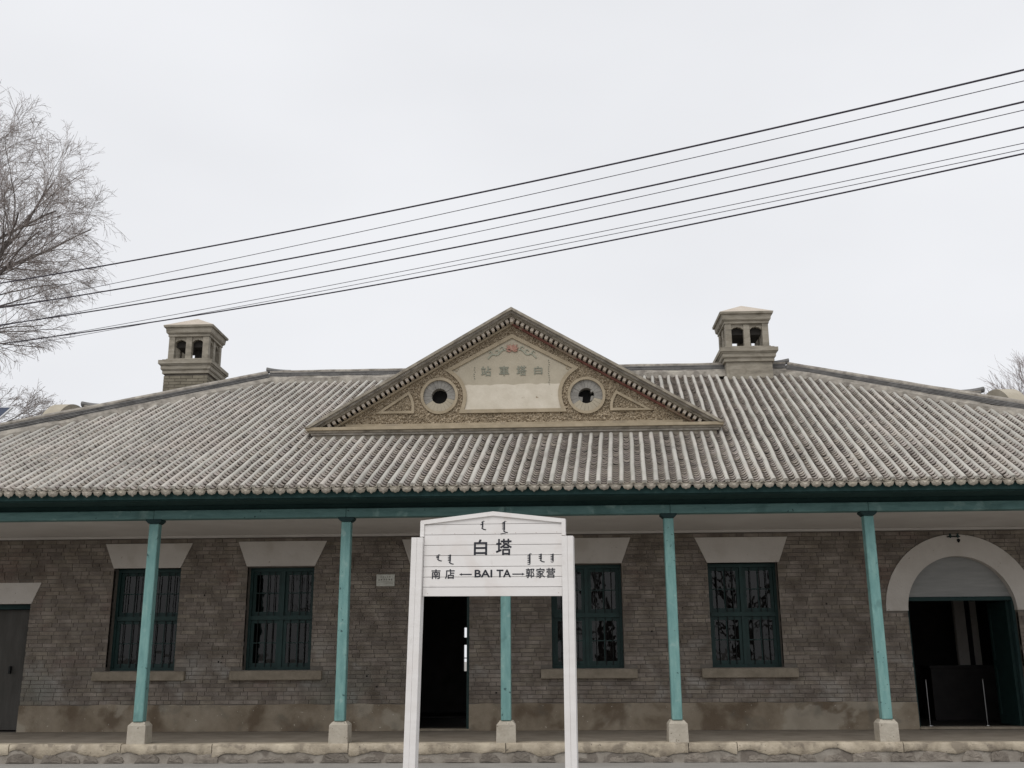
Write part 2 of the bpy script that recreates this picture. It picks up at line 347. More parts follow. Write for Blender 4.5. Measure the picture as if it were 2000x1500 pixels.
shared = MB().bbox(0, .231, 0, .085, 0, .056, .004).mesh('brick', M_brick)
rest = MB()
for b in blocks:
    dy = random.uniform(-.0035,.0035)
    if id(b) in single:
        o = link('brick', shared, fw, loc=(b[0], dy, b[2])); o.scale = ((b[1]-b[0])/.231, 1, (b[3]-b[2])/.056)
    else:
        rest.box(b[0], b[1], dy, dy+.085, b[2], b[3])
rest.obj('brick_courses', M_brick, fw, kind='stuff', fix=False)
hm = random.Random(4)
for _ in range(16):
    hx, hz = hm.choice([(-3.6,-2.6),(-5.9,-5.4),(-1.3,-.3),(1.3,2.2),(3.9,5.2),(-8.5,-7.8)]), hm.uniform(.55,2.3)
    hx = hm.uniform(*hx); R = hm.uniform(.008,.017)
    MB().prism([(hx+R*math.cos(a)*hm.uniform(.7,1.2), hz+R*math.sin(a)*hm.uniform(.7,1.2)) for a in [i*math.pi/4 for i in range(8)]], -.0055, -.0045).obj('plug_hole', M_shade, fw)
# cement dado below the bricks
def wavy(x0, x1, z, amp, n=None, seed=0, f=3.0):
    n = n or max(2, int((x1-x0)/.06)); return [(x0+(x1-x0)*i/n, z + amp*(noise.noise(Vector(((x0+(x1-x0)*i/n)*f, seed, 0))))) for i in range(n+1)]
m = MB()
for a, b in ((XW0, LOWD[0]), (LOWD[1], DOOR[0]), (DOOR[1], AX-AR), (AX+AR, XW1)):
    m.prism([(b,0),(a,0)][::-1] + wavy(a, b, .415, .02, seed=3.3)[::-1], -.012, .05)
m.obj('dado', M_dado, fw)
# remaining shell
MB().box(XW0, XW0+.35, .40, YB, 0, 3.3).obj('side_wall', M_mortar, B); MB().box(XW1-.35, XW1, .40, YB, 0, 3.3).obj('side_wall', M_mortar, B)
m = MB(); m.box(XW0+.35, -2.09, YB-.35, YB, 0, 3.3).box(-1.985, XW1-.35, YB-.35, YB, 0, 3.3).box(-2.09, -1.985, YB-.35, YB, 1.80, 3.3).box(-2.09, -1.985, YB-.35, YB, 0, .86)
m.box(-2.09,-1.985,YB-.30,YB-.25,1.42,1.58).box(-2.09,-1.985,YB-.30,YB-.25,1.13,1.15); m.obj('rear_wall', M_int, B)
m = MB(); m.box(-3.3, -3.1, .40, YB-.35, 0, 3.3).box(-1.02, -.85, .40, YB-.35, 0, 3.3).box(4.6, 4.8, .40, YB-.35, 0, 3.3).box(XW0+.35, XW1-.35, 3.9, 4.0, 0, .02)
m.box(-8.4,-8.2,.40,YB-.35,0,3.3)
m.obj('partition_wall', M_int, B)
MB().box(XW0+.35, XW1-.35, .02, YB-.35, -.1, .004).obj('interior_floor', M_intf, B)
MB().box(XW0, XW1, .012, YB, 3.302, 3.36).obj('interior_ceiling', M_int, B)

# lintels and arch
for t in trap: MB().prism([(t[0],t[4]),(t[1],t[4]),(t[3],t[5]),(t[2],t[5])], -.016, .20).obj('lintel', M_white, B)
n = 40; arc = lambda R, a0=0, a1=math.pi: [(AX+R*math.cos(a0+(a1-a0)*i/n), AZ+R*math.sin(a0+(a1-a0)*i/n)) for i in range(n+1)]
ab = MB().prism(arc(1.22) + arc(.868)[::-1], -.016, .30).obj('arch_band', M_white, B)
MB().prism([(6.60+.028*math.cos(a)*(1+.3*math.sin(3*a)), 2.945+.034*math.sin(a)) for a in [i*math.pi/5 for i in range(10)]], -.019, -.0165).obj('plaster_hole', M_shade, ab)
a0 = math.asin((2.05-AZ)/.868)
MB().prism([(AX+.868*math.cos(a0+(math.pi-2*a0)*i/30), AZ+.868*math.sin(a0+(math.pi-2*a0)*i/30)) for i in range(31)], .12, .16).obj('arch_panel', M_archp, B)
MB().box(AX-.87, AX+.87, .10, .20, 1.985, 2.045).box(AX-.874, AX-.825, .10, .20, 0, 1.985).box(AX+.825, AX+.874, .10, .20, 0, 1.985).obj('door_frame', M_cap, B)
MB().box(AX-.87, AX+.87, -.02, .3, .004, .03).obj('door_threshold', M_sill, B)
# green leaf folded back inside the arch
dl = MB().box(7.34, 7.385, .22, .98, .03, 1.98); dl.box(7.325, 7.34, .22, .30, .03, 1.98).box(7.325, 7.34, .90, .98, .03, 1.98).box(7.325,7.34,.30,.90,.95,1.05).box(7.325,7.34,.30,.90,1.88,1.98).box(7.325,7.34,.30,.90,.03,.18)
dl.obj('door_leaf', M_leaf, B)
# middle door: frame and leaf swung inwards
MB().box(DOOR[0], DOOR[1], .10, .2, 2.52, 2.60).box(DOOR[0], DOOR[0]+.05, .10,.2,0,2.52).box(DOOR[1]-.05, DOOR[1], .10,.2,0,2.52).obj('door_frame', M_wood, B)
MB().box(-1.19,-1.15,.42,1.25,.03,2.5).obj('door_leaf', M_wood, B)
MB().box(DOOR[0], DOOR[1], -.02, .3, .004, .025).obj('door_threshold', M_sill, B)
# low door at the far left
MB().box(LOWD[0], LOWD[1], .14, .24, 1.97, 2.05).box(LOWD[1]-.05, LOWD[1], .14,.24,0,1.97).box(LOWD[0], LOWD[0]+.05, .14,.24,0,1.97).obj('door_frame', M_cap, B)
l = MB().box(-9.6, LOWD[1]-.055, .28, .32, .02, 1.965).obj('door_leaf', M_doorg, B); l['label'] = 'plain grey door leaf'
MB().bbox(-9.22, -9.19, .22, .28, .92, 1.04, .004).obj('handle', M_iron, l)
MB().box(-10.05, -9.62, .28, .32, .02, 1.965).obj('door_leaf', M_doorg, B)

# windows
def window(x0, x1):
    fr = MB(); y0, y1 = .20, .32; W = .045
    fr.box(x0, x0+W, y0, y1, WZ0, WZ1).box(x1-W, x1, y0, y1, WZ0, WZ1).box(x0+W, x1-W, y0, y1, WZ1-.06, WZ1).box(x0+W, x1-W, y0, y1, WZ0, WZ0+.045)
    zt = 1.80; fr.box(x0+W, x1-W, y0-.02, y1, zt-.035, zt+.035)
    xm = (x0+x1)/2; fr.box(xm-.028, xm+.028, y0, y1, WZ0+.045, zt-.035).box(xm-.028, xm+.028, y0, y1, zt+.035, WZ1-.06)
    wd = fr.obj('window', M_wood, B)
    for (za, zb, yy) in ((WZ0+.047, zt-.037, .225), (zt+.037, WZ1-.062, .245)):
        for (xa, xb) in ((x0+W+.002, xm-.030), (xm+.030, x1-W-.002)):
            s = MB(); k = .052; ys = yy+.035
            s.box(xa, xa+k, yy, ys, za, zb).box(xb-k, xb, yy, ys, za, zb).box(xa+k, xb-k, yy, ys, za, za+k+.012).box(xa+k, xb-k, yy, ys, zb-k, zb)
            xmm = (xa+xb)/2; zmm = (za+zb)/2+.01
            s.box(xmm-.009, xmm+.009, yy+.004, ys-.003, za+k+.012, zb-k).box(xa+k, xmm-.009, yy+.004, ys-.003, zmm-.009, zmm+.009).box(xmm+.009, xb-k, yy+.004, ys-.003, zmm-.009, zmm+.009)
            s.obj('sash', M_wood, wd)
            MB().box(xa+k-.003, xb-k+.003, yy+.016, yy+.020, za+k, zb-k).obj('pane', M_glass, wd)
            for q in range(3):
                xb_ = xa+k + (xb-xa-2*k)*(q+.5)/3 + (.02 if q == 1 else 0)
                MB().tube([(xb_, .209, za), (xb_, .209, zb)], .0075, 6).obj('bar', M_iron, wd)
    sl_ = MB().bbox(x0-.185, x1+.205, -.085, .19, .795, .945, .012).obj('window_sill', M_sill, B)
for a, b in win: window(a, b)

# porch platform
PF = -2.61
pl = MB().box(XW0, XW1, PF+.05, .02, -.10, -.002).box(XW0, XW1, PF+.035, .02, GZ-.02, -.10).obj('porch_platform', M_floor, B)
kx = [-11.6, -9.3, -7.6, -6.03, -4.76, -2.88, -.73, 1.73, 2.38, 4.58, 6.4, 8.3, 10.3]
for i, (a, b) in enumerate(zip(kx, kx[1:])):
    g2 = .006
    low = [(x, z+.012*noise.noise(Vector((x*22,3,i)))) for x, z in wavy(a+g2, b-g2, -.128, .095, seed=9.1+i, f=2.6, n=int((b-a)/.03))]
    P = low[::-1]; top = .003+random.uniform(-.003,.004)
    m = MB(); n = len(low)
    V = []; yf = PF-.012+random.uniform(-.004,.004)
    for (x, z) in low:
        wob = .006*noise.noise(Vector((x*7,1,0)))+.005*noise.noise(Vector((x*25,2,0)))
        V += [(x, yf+.012, z), (x, yf, z+.02), (x, yf+wob, top-.022-.014*max(0,noise.noise(Vector((x*11,6,i))))), (x, yf+.016+wob, top-.004-.012*max(0,noise.noise(Vector((x*9,16,i)))-.15)), (x, yf+.045, top+.002*noise.noise(Vector((x*5,4,0)))), (x, PF+.28+.06*noise.noise(Vector((x*3,8,0))), top-.004), (x, PF+.28, -.09)]
    F = [(j*7+k, (j+1)*7+k, (j+1)*7+k+1, j*7+k+1) for j in range(n-1) for k in range(6)] + [tuple(range(7)), tuple(range((n-1)*7, n*7))]
    m.add(V, F).obj('kerb_stone', M_kerb, pl, smooth=True)
# rubble masonry base: mortar bed and half-buried stones
m = MB(); nx, nz_ = 420, 6; V = []
for i in range(nx+1):
    for k in range(nz_+1):
        x = XW0+(XW1-XW0)*i/nx; z = GZ-.01 + (.20)*k/nz_
        V.append((x, PF+.012 - .016*noise.noise(Vector((x*5, z*9, 2)))-.008*noise.noise(Vector((x*19, z*25, 5))), z))
m.add(V, [(i*(nz_+1)+k, (i+1)*(nz_+1)+k, (i+1)*(nz_+1)+k+1, i*(nz_+1)+k+1) for i in range(nx) for k in range(nz_)]).obj('mortar_bed', M_rmort, pl, smooth=True)
x = -9.4
while x < 8.2:
    wd = random.uniform(.20,.44); h = random.uniform(.06,.15)*(1 if wd > .22 else .8)
    k = 12; ring = []
    for q in range(k+1):
        a = math.pi*q/k; rr = 1+.22*noise.noise(Vector((x*3, math.cos(a)*2, math.sin(a)*2)))+random.uniform(-.05,.05)
        ring.append((x+wd/2+wd/2*math.cos(a)*rr, GZ+.004+h*(math.sin(a)**.8)*rr))
    m = MB(); c = (x+wd/2, GZ+h*.35)
    V = [(p[0], PF+.02, p[1]) for p in ring] + [(p[0]*.95+c[0]*.05, PF-.008, p[1]*.95+c[1]*.05) for p in ring] + [(p[0]*.55+c[0]*.45, PF-.013+random.uniform(-.007,.005), p[1]*.55+c[1]*.45) for p in ring] + [(c[0], PF-.016, c[1])]
    K = k+1; F = [(q, q+1, K+q+1, K+q) for q in range(k)] + [(K+q, K+q+1, 2*K+q+1, 2*K+q) for q in range(k)] + [(2*K+q, 2*K+q+1, 3*K) for q in range(k)] + [(2*K, 3*K, 3*K-1)] + [(K, 2*K, 3*K-1, 2*K-1)]
    m.add(V, F).obj('rubble_stone', M_rubble, pl)
    x += wd + random.uniform(.02,.16)

# columns, beam, eaves, ceiling
def column(cx):
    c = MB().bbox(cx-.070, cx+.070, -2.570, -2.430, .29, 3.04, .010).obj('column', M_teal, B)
    m = MB(); m.prism([(cx-.072,3.04),(cx+.072,3.04),(cx+.115,3.078),(cx+.115,3.098),(cx-.115,3.098),(cx-.115,3.078)], -2.60, -2.41); m.obj('bracket', M_cap, c)
    m = MB(); a, b, t = .150, .150, .055
    V = []
    for (s, z) in ((.132, .0), (.127, .240), (.127-.040, .29)):
        for (sx, sy) in ((-1,-1),(1,-1),(1,1),(-1,1)): V.append((cx+sx*s+random.uniform(-.005,.005), -2.46+sy*s+random.uniform(-.005,.005), z+random.uniform(-.003,.003)*(z > 0)))
    m.add(V, [(3,2,1,0),(8,9,10,11)] + [(i*4+j, i*4+(j+1)%4, i*4+4+(j+1)%4, i*4+4+j) for i in (0,1) for j in range(4)]).obj('plinth', M_plinth, c)
for cx in (-11.48,-8.66,-5.845,-3.028,-0.728,1.605,4.422,7.24,10.06): column(cx)
bx = [-11.7,-8.66,-5.845,-3.028,-.728,1.63,4.422,7.24,10.4]
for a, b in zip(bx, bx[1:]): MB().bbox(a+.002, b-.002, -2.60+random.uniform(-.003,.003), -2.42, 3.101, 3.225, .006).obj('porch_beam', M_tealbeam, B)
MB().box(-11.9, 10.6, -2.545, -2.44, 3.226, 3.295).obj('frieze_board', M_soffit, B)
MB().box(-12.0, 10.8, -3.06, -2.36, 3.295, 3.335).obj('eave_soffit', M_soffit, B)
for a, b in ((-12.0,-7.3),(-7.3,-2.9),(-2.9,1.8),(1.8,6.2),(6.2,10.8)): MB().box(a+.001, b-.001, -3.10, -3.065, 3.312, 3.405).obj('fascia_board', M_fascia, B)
MB().box(XW0-.1, XW1+.1, -2.415, .012, 3.150, 3.18).obj('porch_ceiling', M_ceil, B)
MB().box(XW0, XW1, -.10, .005, 3.136, 3.149).box(XW0, XW1, -.055, .005, 3.122, 3.136).obj('ceiling_moulding', M_ceil, B)

# ------------------------------------------------------------------ roof
XEL, XER = XRL-(YR-YE), XRR+(YR-YE); YRB = YR+(YR-YE); ZE = rz(YE)
e = -.055
YF_ = YE+.10; P = [(XEL+.1,YF_,rz(YF_)+e),(XER-.1,YF_,rz(YF_)+e),(XRR,YR,ZR+e),(XRL,YR,ZR+e),(XEL,YRB,ZE+e),(XER,YRB,ZE+e)]
m = MB().add(P + [(x,y,z-.05) for x,y,z in P], [(0,1,2,3),(4,3,2,5),(0,3,4),(1,5,2),(6,9,8,7),(10,11,8,9),(6,10,9),(7,8,11),(0,6,7,1),(4,5,11,10),(0,4,10,6),(1,7,11,5)])
roof = m.obj('roof', M_deck, B)
MB().box(XEL+.1, XER-.1, YRB-.9, YRB-.1, 3.25, 3.30).obj('rear_eave', M_soffit, B)
nv = Vector((0, -math.sin(rad(27.5)), math.cos(rad(27.5))))
PITCHX = 0.1615
NR = int((XER-XEL)/PITCHX)+1
def ytop(xe, off=.16):
    """where a row that starts at eave x = xe meets ridge or hip"""
    y = YR-off
    # left hip: y - YR = x - XRL ; row: x = xe + SKEW*(y-YE)
    yl = (xe - SKEW*YE - XRL + YR)/(1-SKEW) - off*1.2
    yr = (XRR + YR - xe + SKEW*YE)/(1+SKEW) - off*1.2
    return min(y, yl, yr)
def skips(x, y):      # rows do not run through the right chimney
    return 3.42 < x < 4.42 and 2.72 < y < 3.8
X0R = -0.70 - round((-.70-XEL)/PITCHX)*PITCHX
rows = []
i = 0
while X0R + i*PITCHX < XER: rows.append(X0R+i*PITCHX); i += 1
for xe in rows:
    xe += random.uniform(-.006,.006)
    yt = ytop(xe)
    if yt < YE+.15: continue
    if 3.36 < xe+SKEW*(2.7-YE) < 4.46: yt = min(yt, 2.70)
    L = yt-YE; n = max(3, int(L/.22)); k = 7; V = []; ph = random.random()*50
    R0 = .036*random.uniform(.94,1.06)
    for q in range(n+1):
        y = YE-.005 + L*q/n; wob = .011*noise.noise(Vector((ph, y*1.5, 0))) + .005*noise.noise(Vector((ph, y*6, 7)))
        x = xe + SKEW*(y-YE) + wob; R = R0*(1+.10*noise.noise(Vector((ph+9, y*5, 0)))); zb = rz(y) + .006*noise.noise(Vector((ph, y*3, 4)))
        for j in range(k):
            a = math.pi*j/(k-1)
            h = R*1.12*math.sin(a)**.85 if 0 < j < k-1 else -.045
            c = (R*math.cos(a) if 0 < j < k-1 else R*1.05*math.cos(a))
            V.append((x+c, y+nv.y*h, zb+nv.z*h + .012))
    F = [(q*k+j, q*k+j+1, (q+1)*k+j+1, (q+1)*k+j) for q in range(n) for j in range(k-1)] + [tuple(range(k))[::-1], tuple(range(n*k, (n+1)*k))]
    MB().add(V, F).obj('tile_rib', M_rib, roof, smooth=True)
# pan tiles between the ribs
def pan(xc, y, lift, wd=.056, L=.135, dz=0.0, tilt=0.0):
    """one concave tile, lower edge at y; returns verts, faces"""
    n = 4; V = []
    for (yy, up, th) in ((y, lift, 0), (y+L*math.cos(rad(27.5)), -.010, 0)):
        for j in range(n+1):
            t = -1+2*j/n; h = up + dz + .036*t*t + tilt*t*.006
            V.append((xc+SKEW*(yy-YE)+t*wd, yy+nv.y*h, rz(yy)-.032+nv.z*h))
    for j in range(n+1):
        t = -1+2*j/n; h = lift+dz + .036*t*t + tilt*t*.006 - .013
        V.append((xc+SKEW*(y-YE)+t*wd, y+nv.y*h+.003, rz(y)-.032+nv.z*h))
    for j in range(n+1):
        t = -1+2*j/n; h = lift+dz + .036*t*t + tilt*t*.006 - .022; yy = y+.085
        V.append((xc+SKEW*(yy-YE)+t*wd, yy+nv.y*h, rz(yy)-.032+nv.z*h))
    a = n+1
    F = [(j, j+1, a+j+1, a+j) for j in range(n)] + [(2*a+j, 2*a+j+1, j+1, j) for j in range(n)] + [(3*a+j, 3*a+j+1, 2*a+j+1, 2*a+j) for j in range(n)]
    return V, F
EXP = 0.099*math.cos(rad(27.5))
tv, tf = pan(0, YE, .040)
tv = [(x, y-YE, z-rz(YE)) for x, y, z in tv]
tmesh = MB().add(tv, tf).mesh('pan_tile', M_pan)
pans = MB(); n_single = 0
order = sorted(range(len(rows)), key=lambda i: abs(rows[i]-.6))
near = set(order[:42])
for i, xe in enumerate(rows):
    xc = xe + PITCHX/2; yt = ytop(xc, .10); r = 0; y = YE+.012
    if 3.33 < xc+SKEW*(2.7-YE) < 4.44: yt = min(yt, 2.66)
    while y < yt:
        lf = .040+random.uniform(-.004,.004); tl = random.uniform(-1,1)
        if i in near and r < 7 and n_single < 294:
            o = link('pan_tile', tmesh, roof, loc=(xc+SKEW*(y-YE)+random.uniform(-.003,.003), y, rz(y)+random.uniform(-.0015,.0015))); n_single += 1
        else:
            pans.add(*pan(xc+random.uniform(-.004,.004), y, lf, dz=random.uniform(-.003,.003), tilt=tl))
        y += EXP*random.uniform(.94,1.06); r += 1
pans.obj('pan_tiles', M_pan, roof, kind='stuff', fix=False)
# drip tiles along the eave (fan-shaped, pointed, with moulded relief) under each row of pans
def drip(kind):
    k = 12; pts = []
    for q in range(k+1):
        t = -1+2*q/k; pts.append((t*.074, -.060*(1-abs(t)**2.4)**.62 - (.013*max(0,1-abs(t)*4) if kind else 0) - .004*math.cos(t*9)))
    m = MB(); K = k+1
    V = [(x, 0, .006+.022*(x/.074)**2) for x, z in pts] + [(x, -.010-z*.12, z) for x, z in pts] + [(x*.78, -.022-z*.12*.78, z*.78+.001) for x, z in pts] + [(x*.3, -.016-.01, z*.35) for x, z in pts]
    V += [(x, .012, .006+.022*(x/.074)**2) for x, z in pts] + [(x, .004-z*.12, z) for x, z in pts]
    F = []
    for q in range(k):
        F += [(q, q+1, 3*K+q+1, 3*K+q), (3*K+q, 3*K+q+1, 2*K+q+1, 2*K+q), (2*K+q, 2*K+q+1, K+q+1, K+q), (K+q, K+q+1, 5*K+q+1, 5*K+q), (4*K+q, 4*K+q+1, q+1, q), (5*K+q, 5*K+q+1, 4*K+q+1, 4*K+q)]
    return m.add(V, F).mesh('drip_tile', M_drip)
dm = [drip(0), drip(1)]
lipm = MB()
V = []
for j in range(9):
    t = -1+2*j/8; h = .036*t*t
    for (yy, dz) in ((-.03,0),(.08,.012),(-.03,-.012),(.08,-.006)): V.append((t*.076, yy, h*.6+dz))
lipm.add(V, [(4*j+a, 4*j+4+a, 4*j+4+b, 4*j+b) for j in range(8) for a, b in ((0,1),(2,0),(3,2))]); lipm = lipm.mesh('eave_tile', M_drip)
for xe in rows:
    xc = xe+PITCHX/2+random.uniform(-.006,.006)
    if xc > XER-.1: continue
    o = link('drip_tile', dm[random.random() < .45], roof, loc=(xc, YE-.035, ZE-.030+random.uniform(-.004,.003))); o.rotation_euler = (random.uniform(-.05,.1), random.uniform(-.07,.07), 0)
    sc = random.uniform(.93,1.05); o.scale = (sc, 1, sc)
    link('eave_tile', lipm, roof, loc=(xc, YE-.005, ZE-.010+random.uniform(-.003,.003)))

# ridge and hips: plaster fillet, thin tile courses, rounded cap, upturned ends
def ridge_line(name, P0, P1, horn0=False, horn1=False, wd=.30, gable_h=0.0, parent=B, courses=4, wav=.006):
    P0 = Vector(P0); P1 = Vector(P1); D = P1-P0; L = D.length; d = D.normalized(); sd = d.cross(Vector((0,0,1))).normalized(); up = sd.cross(d).normalized()
    n = max(4, int(L/.18)); 
    def loft(prof, jit, sm=True, nm='x', mt=None, par=None, f=2.5, seed=0.0, closed=True):
        V = []; K = len(prof)
        for i in range(n+1):
            p = P0 + D*(i/n)
            for j, (s, h) in enumerate(prof):
                q = jit*noise.noise(Vector((p.x*f+seed, p.y*f+j*3.7, seed))); V.append(p + sd*(s+q) + up*(h+q*.6))
        F = [(i*K+j, i*K+(j+1)%K, (i+1)*K+(j+1)%K, (i+1)*K+j) for i in range(n) for j in range(K)] + [tuple(range(K)), tuple(range(n*K, (n+1)*K))]
        return MB().add(V, F).obj(nm, mt, par, smooth=sm)
    h = .0
    base = loft([(-wd/2-.02,-.09),(-wd/2,.03),(-wd/2+.05,.072),(-.075,.098),(.075,.098),(wd/2-.05,.072),(wd/2,.03),(wd/2+.02,-.09)], .034, nm=name, mt=M_ridge, par=parent, seed=1.3)
    h = .096
    for c in range(courses):
        hw = .070+.006*(c % 2)
        loft([(-hw,h+.002),(-hw,h+.018),(hw,h+.018),(hw,h+.002)], .004, sm=False, nm='ridge_course', mt=M_ridged, par=base, seed=5+c)
        h += .024
        loft([(-hw+.016,h-.006),(-hw+.016,h+.002),(hw-.016,h+.002),(hw-.016,h-.006)], .001, sm=False, nm='ridge_joint', mt=M_deck, par=base, seed=5+c) if False else None
    loft([(-.066,h-.004),(-.068,h+.022),(-.045,h+.048),(0,h+.060),(.045,h+.048),(.068,h+.022),(.066,h-.004)], .008, nm='ridge_cap', mt=M_ridge, par=base, seed=9.0)
    for (flag, p, sgn) in ((horn0, P0, -1), (horn1, P1, 1)):
        if flag:
            V = []; K = 8; ns = 6
            for i in range(ns+1):
                t = i/ns; c = p + d*sgn*(-.42+.50*t) + up*(h+.018+.050*t**2.2)
                for j in range(K):
                    a = 2*math.pi*j/K; R = .050+.012*t; V.append(c + sd*math.cos(a)*R*1.15 + up*math.sin(a)*R)
            MB().add(V, [(i*K+j, i*K+(j+1)%K, (i+1)*K+(j+1)%K, (i+1)*K+j) for i in range(ns) for j in range(K)] + [tuple(range(K)), tuple(range(ns*K, (ns+1)*K))]).obj('ridge_horn', M_ridged, base, smooth=True)
    return base
ridge_line('ridge', (XRL,YR,ZR+.0), (XRR,YR,ZR+.0), True, True)
k = (YR-YE)
ridge_line('hip_ridge', (XRL-.02,YR-.02,ZR-.02), (XEL+.15,YE+.15,ZE+.06))
ridge_line('hip_ridge', (XRR+.02,YR-.02,ZR-.02), (XER-.15,YE+.15,ZE+.06))
ridge_line('hip_ridge', (XRL-.02,YR+.02,ZR-.02), (XEL+.15,YRB-.15,ZE+.06))
ridge_line('hip_ridge', (XRR+.02,YR+.02,ZR-.02), (XER-.15,YRB-.15,ZE+.06))

# small arched end gables with their own ridge, left and right
for sgn, xa, xr in ((-1, -9.85, -9.70), (1, 8.72, 8.52)):
    xi = XRL-.85 if sgn < 0 else XRR+.85; zt = 6.06
    sgm = MB().add([(xi,3.05,zt),(xa,3.05,zt),(xa,1.75,5.1),(xi-sgn*0,2.0,5.1),(xa,4.35,5.1),(xi,4.1,5.1)], [(0,1,2,3),(0,5,4,1)]).obj('gable_roof', M_deck, B, fix=False)
    ridge_line('gable_ridge', (xi,3.05,zt), (xr,3.05,zt), False, True, courses=2)
    pts = [(3.05+1.12*math.cos(math.pi*i/30), 5.10+1.14*math.sin(math.pi*i/30)) for i in range(31)] + [(1.93,3.36),(4.17,3.36)]
    MB().prismx(pts, min(xa, xa+sgn*.32), max(xa, xa+sgn*.32)).obj('arched_gable', M_dome, B, smooth=True)

# ------------------------------------------------------------------ pediment
ped = thing('x', 'x', 'x'); ped.name = 'pediment'; ped.parent = B
for key in ('label','category'): del ped[key]
AP = Vector((XC, 6.78)); TL = Vector((-4.065, 4.775)); TR = Vector((2.72, 4.775))
FY = -.75
# field of roughcast (fine relief grid)
def inside(x, z): 
    k = (6.60-4.86)
    return z >= 4.84 and z <= 6.60 - abs(x-XC)*(k/2.93)+.03
m = MB(); gx, gz = .0135, .0135; idx = {}; V = []; F = []
holes = [(-1.906, 5.350), (.538, 5.320)]
ni = int(6.6/gx); nk = int(1.9/gz)
def inpoly(x, z, P):
    c = False; j = len(P)-1
    for i in range(len(P)):
        if (P[i][1] > z) != (P[j][1] > z) and x < (P[j][0]-P[i][0])*(z-P[i][1])/(P[j][1]-P[i][1])+P[i][0]: c = not c
        j = i
    return c
def bow(p, q, b, n=12):
    P = Vector(p); Q = Vector(q); dd = Q-P; nn = Vector((-dd.y, dd.x)).normalized()
    return [tuple(P+dd*(i/n)+nn*b*4*(i/n)*(1-i/n)) for i in range(n+1)]
_pp = [(XC,6.37)] + bow((-1.76,5.785),(-1.535,5.075),.155) + bow((.165,5.075),(.37,5.795),.155)
ok = lambda x, z: inside(x, z) and all((x-hx)**2+(z-hz)**2 > .29**2 for hx, hz in holes) and not inpoly(x, z, _pp)
for i in range(ni+1):
    for k in range(nk+1):
        x = -4.0+i*gx; z = 4.83+k*gz
        if ok(x, z):
            idx[i,k] = len(V); t = noise.noise(Vector((x*30, z*30, 3)))+.6*noise.noise(Vector((x*58, z*58, 9)))
            V.append((x+random.uniform(-.003,.003), FY - .020*max(-.6, min(.8, t*1.6)), z+random.uniform(-.003,.003)))
for (i,k), a in idx.items():
    b = idx.get((i+1,k)); c = idx.get((i+1,k+1)); d = idx.get((i,k+1))
    if None not in (b,c,d): F.append((a,b,c,d))
m.add(V, F).obj('roughcast_field', M_rough, ped, fix=False)
# body behind, coloured near-black for the shade seen through the roundels
MB().prism([(-3.85,4.60),(2.45,4.60),(2.45,4.72),(XC,6.66),(-3.85,4.72)], -.60, .2).obj('gable_wall', M_shade, ped)
def rake(side, o0, o1, y0, y1, mt, nm, zbase=None):
    T = TL if side < 0 else TR
    d = (AP-T).normalized(); nrm = Vector((-d.y, d.x)); nrm = -nrm if nrm.y > 0 else nrm
    def pt(base, off, vertical_apex):
        if vertical_apex: return Vector((AP.x, AP.y - off/abs(nrm.y)))
        # cut horizontally at the tip height
        p = T + nrm*off; s = ((zbase if zbase else T.y) - p.y)/d.y; return p + d*s
    a0, a1, b0, b1 = pt(T,o0,0), pt(T,o1,0), pt(T,o0,1), pt(T,o1,1)
    return MB().prism([tuple(a0), tuple(a1), tuple(b1), tuple(b0)], y0, y1).obj(nm, mt, ped)
for s in (-1, 1):
    rake(s, -.012, .030, -1.05, -.55, M_coping, 'raking_coping')
    rake(s, .030, .060, -1.00, -.55, M_ridge, 'raking_cornice')
    rake(s, .060, .092, -.93, -.55, M_coping, 'raking_cornice')
    rake(s, .092, .158, -.775, -.55, M_shade if s < 0 else M_deck, 'dentil_bed', 4.80)  # dark bed: shadow between the dentils put into its colour
    rake(s, .158, .190, -.80, -.55, M_rust if s > 0 else M_beige, 'raking_strip', 4.80)
dmesh = MB().bbox(-.026, .026, -.905, -.77, -.029, .029, .003).mesh('dentil', M_chcap)
for s in (-1, 1):
    T = TL if s < 0 else TR; d = (AP-T).normalized(); nrm = Vector((-d.y, d.x)); nrm = -nrm if nrm.y > 0 else nrm
    L = (AP-T).length; t = .34
    while t < L-.06:
        p = T + d*t + nrm*.124
        if p.y > 4.83:
            o = link('dentil', dmesh, ped, loc=(p.x, 0, p.y)); o.rotation_euler = (0, -math.atan2(d.y, d.x), 0)
        t += .0925
o = link('dentil', dmesh, ped, loc=(XC, -.02, 6.60))
# base cornice
MB().box(-3.94, 2.62, -.93, -.55, 4.585, 4.665).obj('base_cornice', M_coping, ped)
MB().box(-3.99, 2.66, -.965, -.55, 4.666, 4.70).obj('base_cornice', M_ridge, ped)
MB().box(-4.02, 2.69, -.99, -.55, 4.701, 4.735).obj('base_cornice', M_coping, ped)
MB().prismx([(-1.03,4.736),(-1.03,4.785),(-.86,4.812),(-.55,4.812),(-.55,4.736)], -4.06, 2.72).obj('base_cornice', M_beige, ped)
MB().box(-3.45, 2.10, -.80, -.55, 4.813, 4.875).obj('base_band', M_beige, ped)
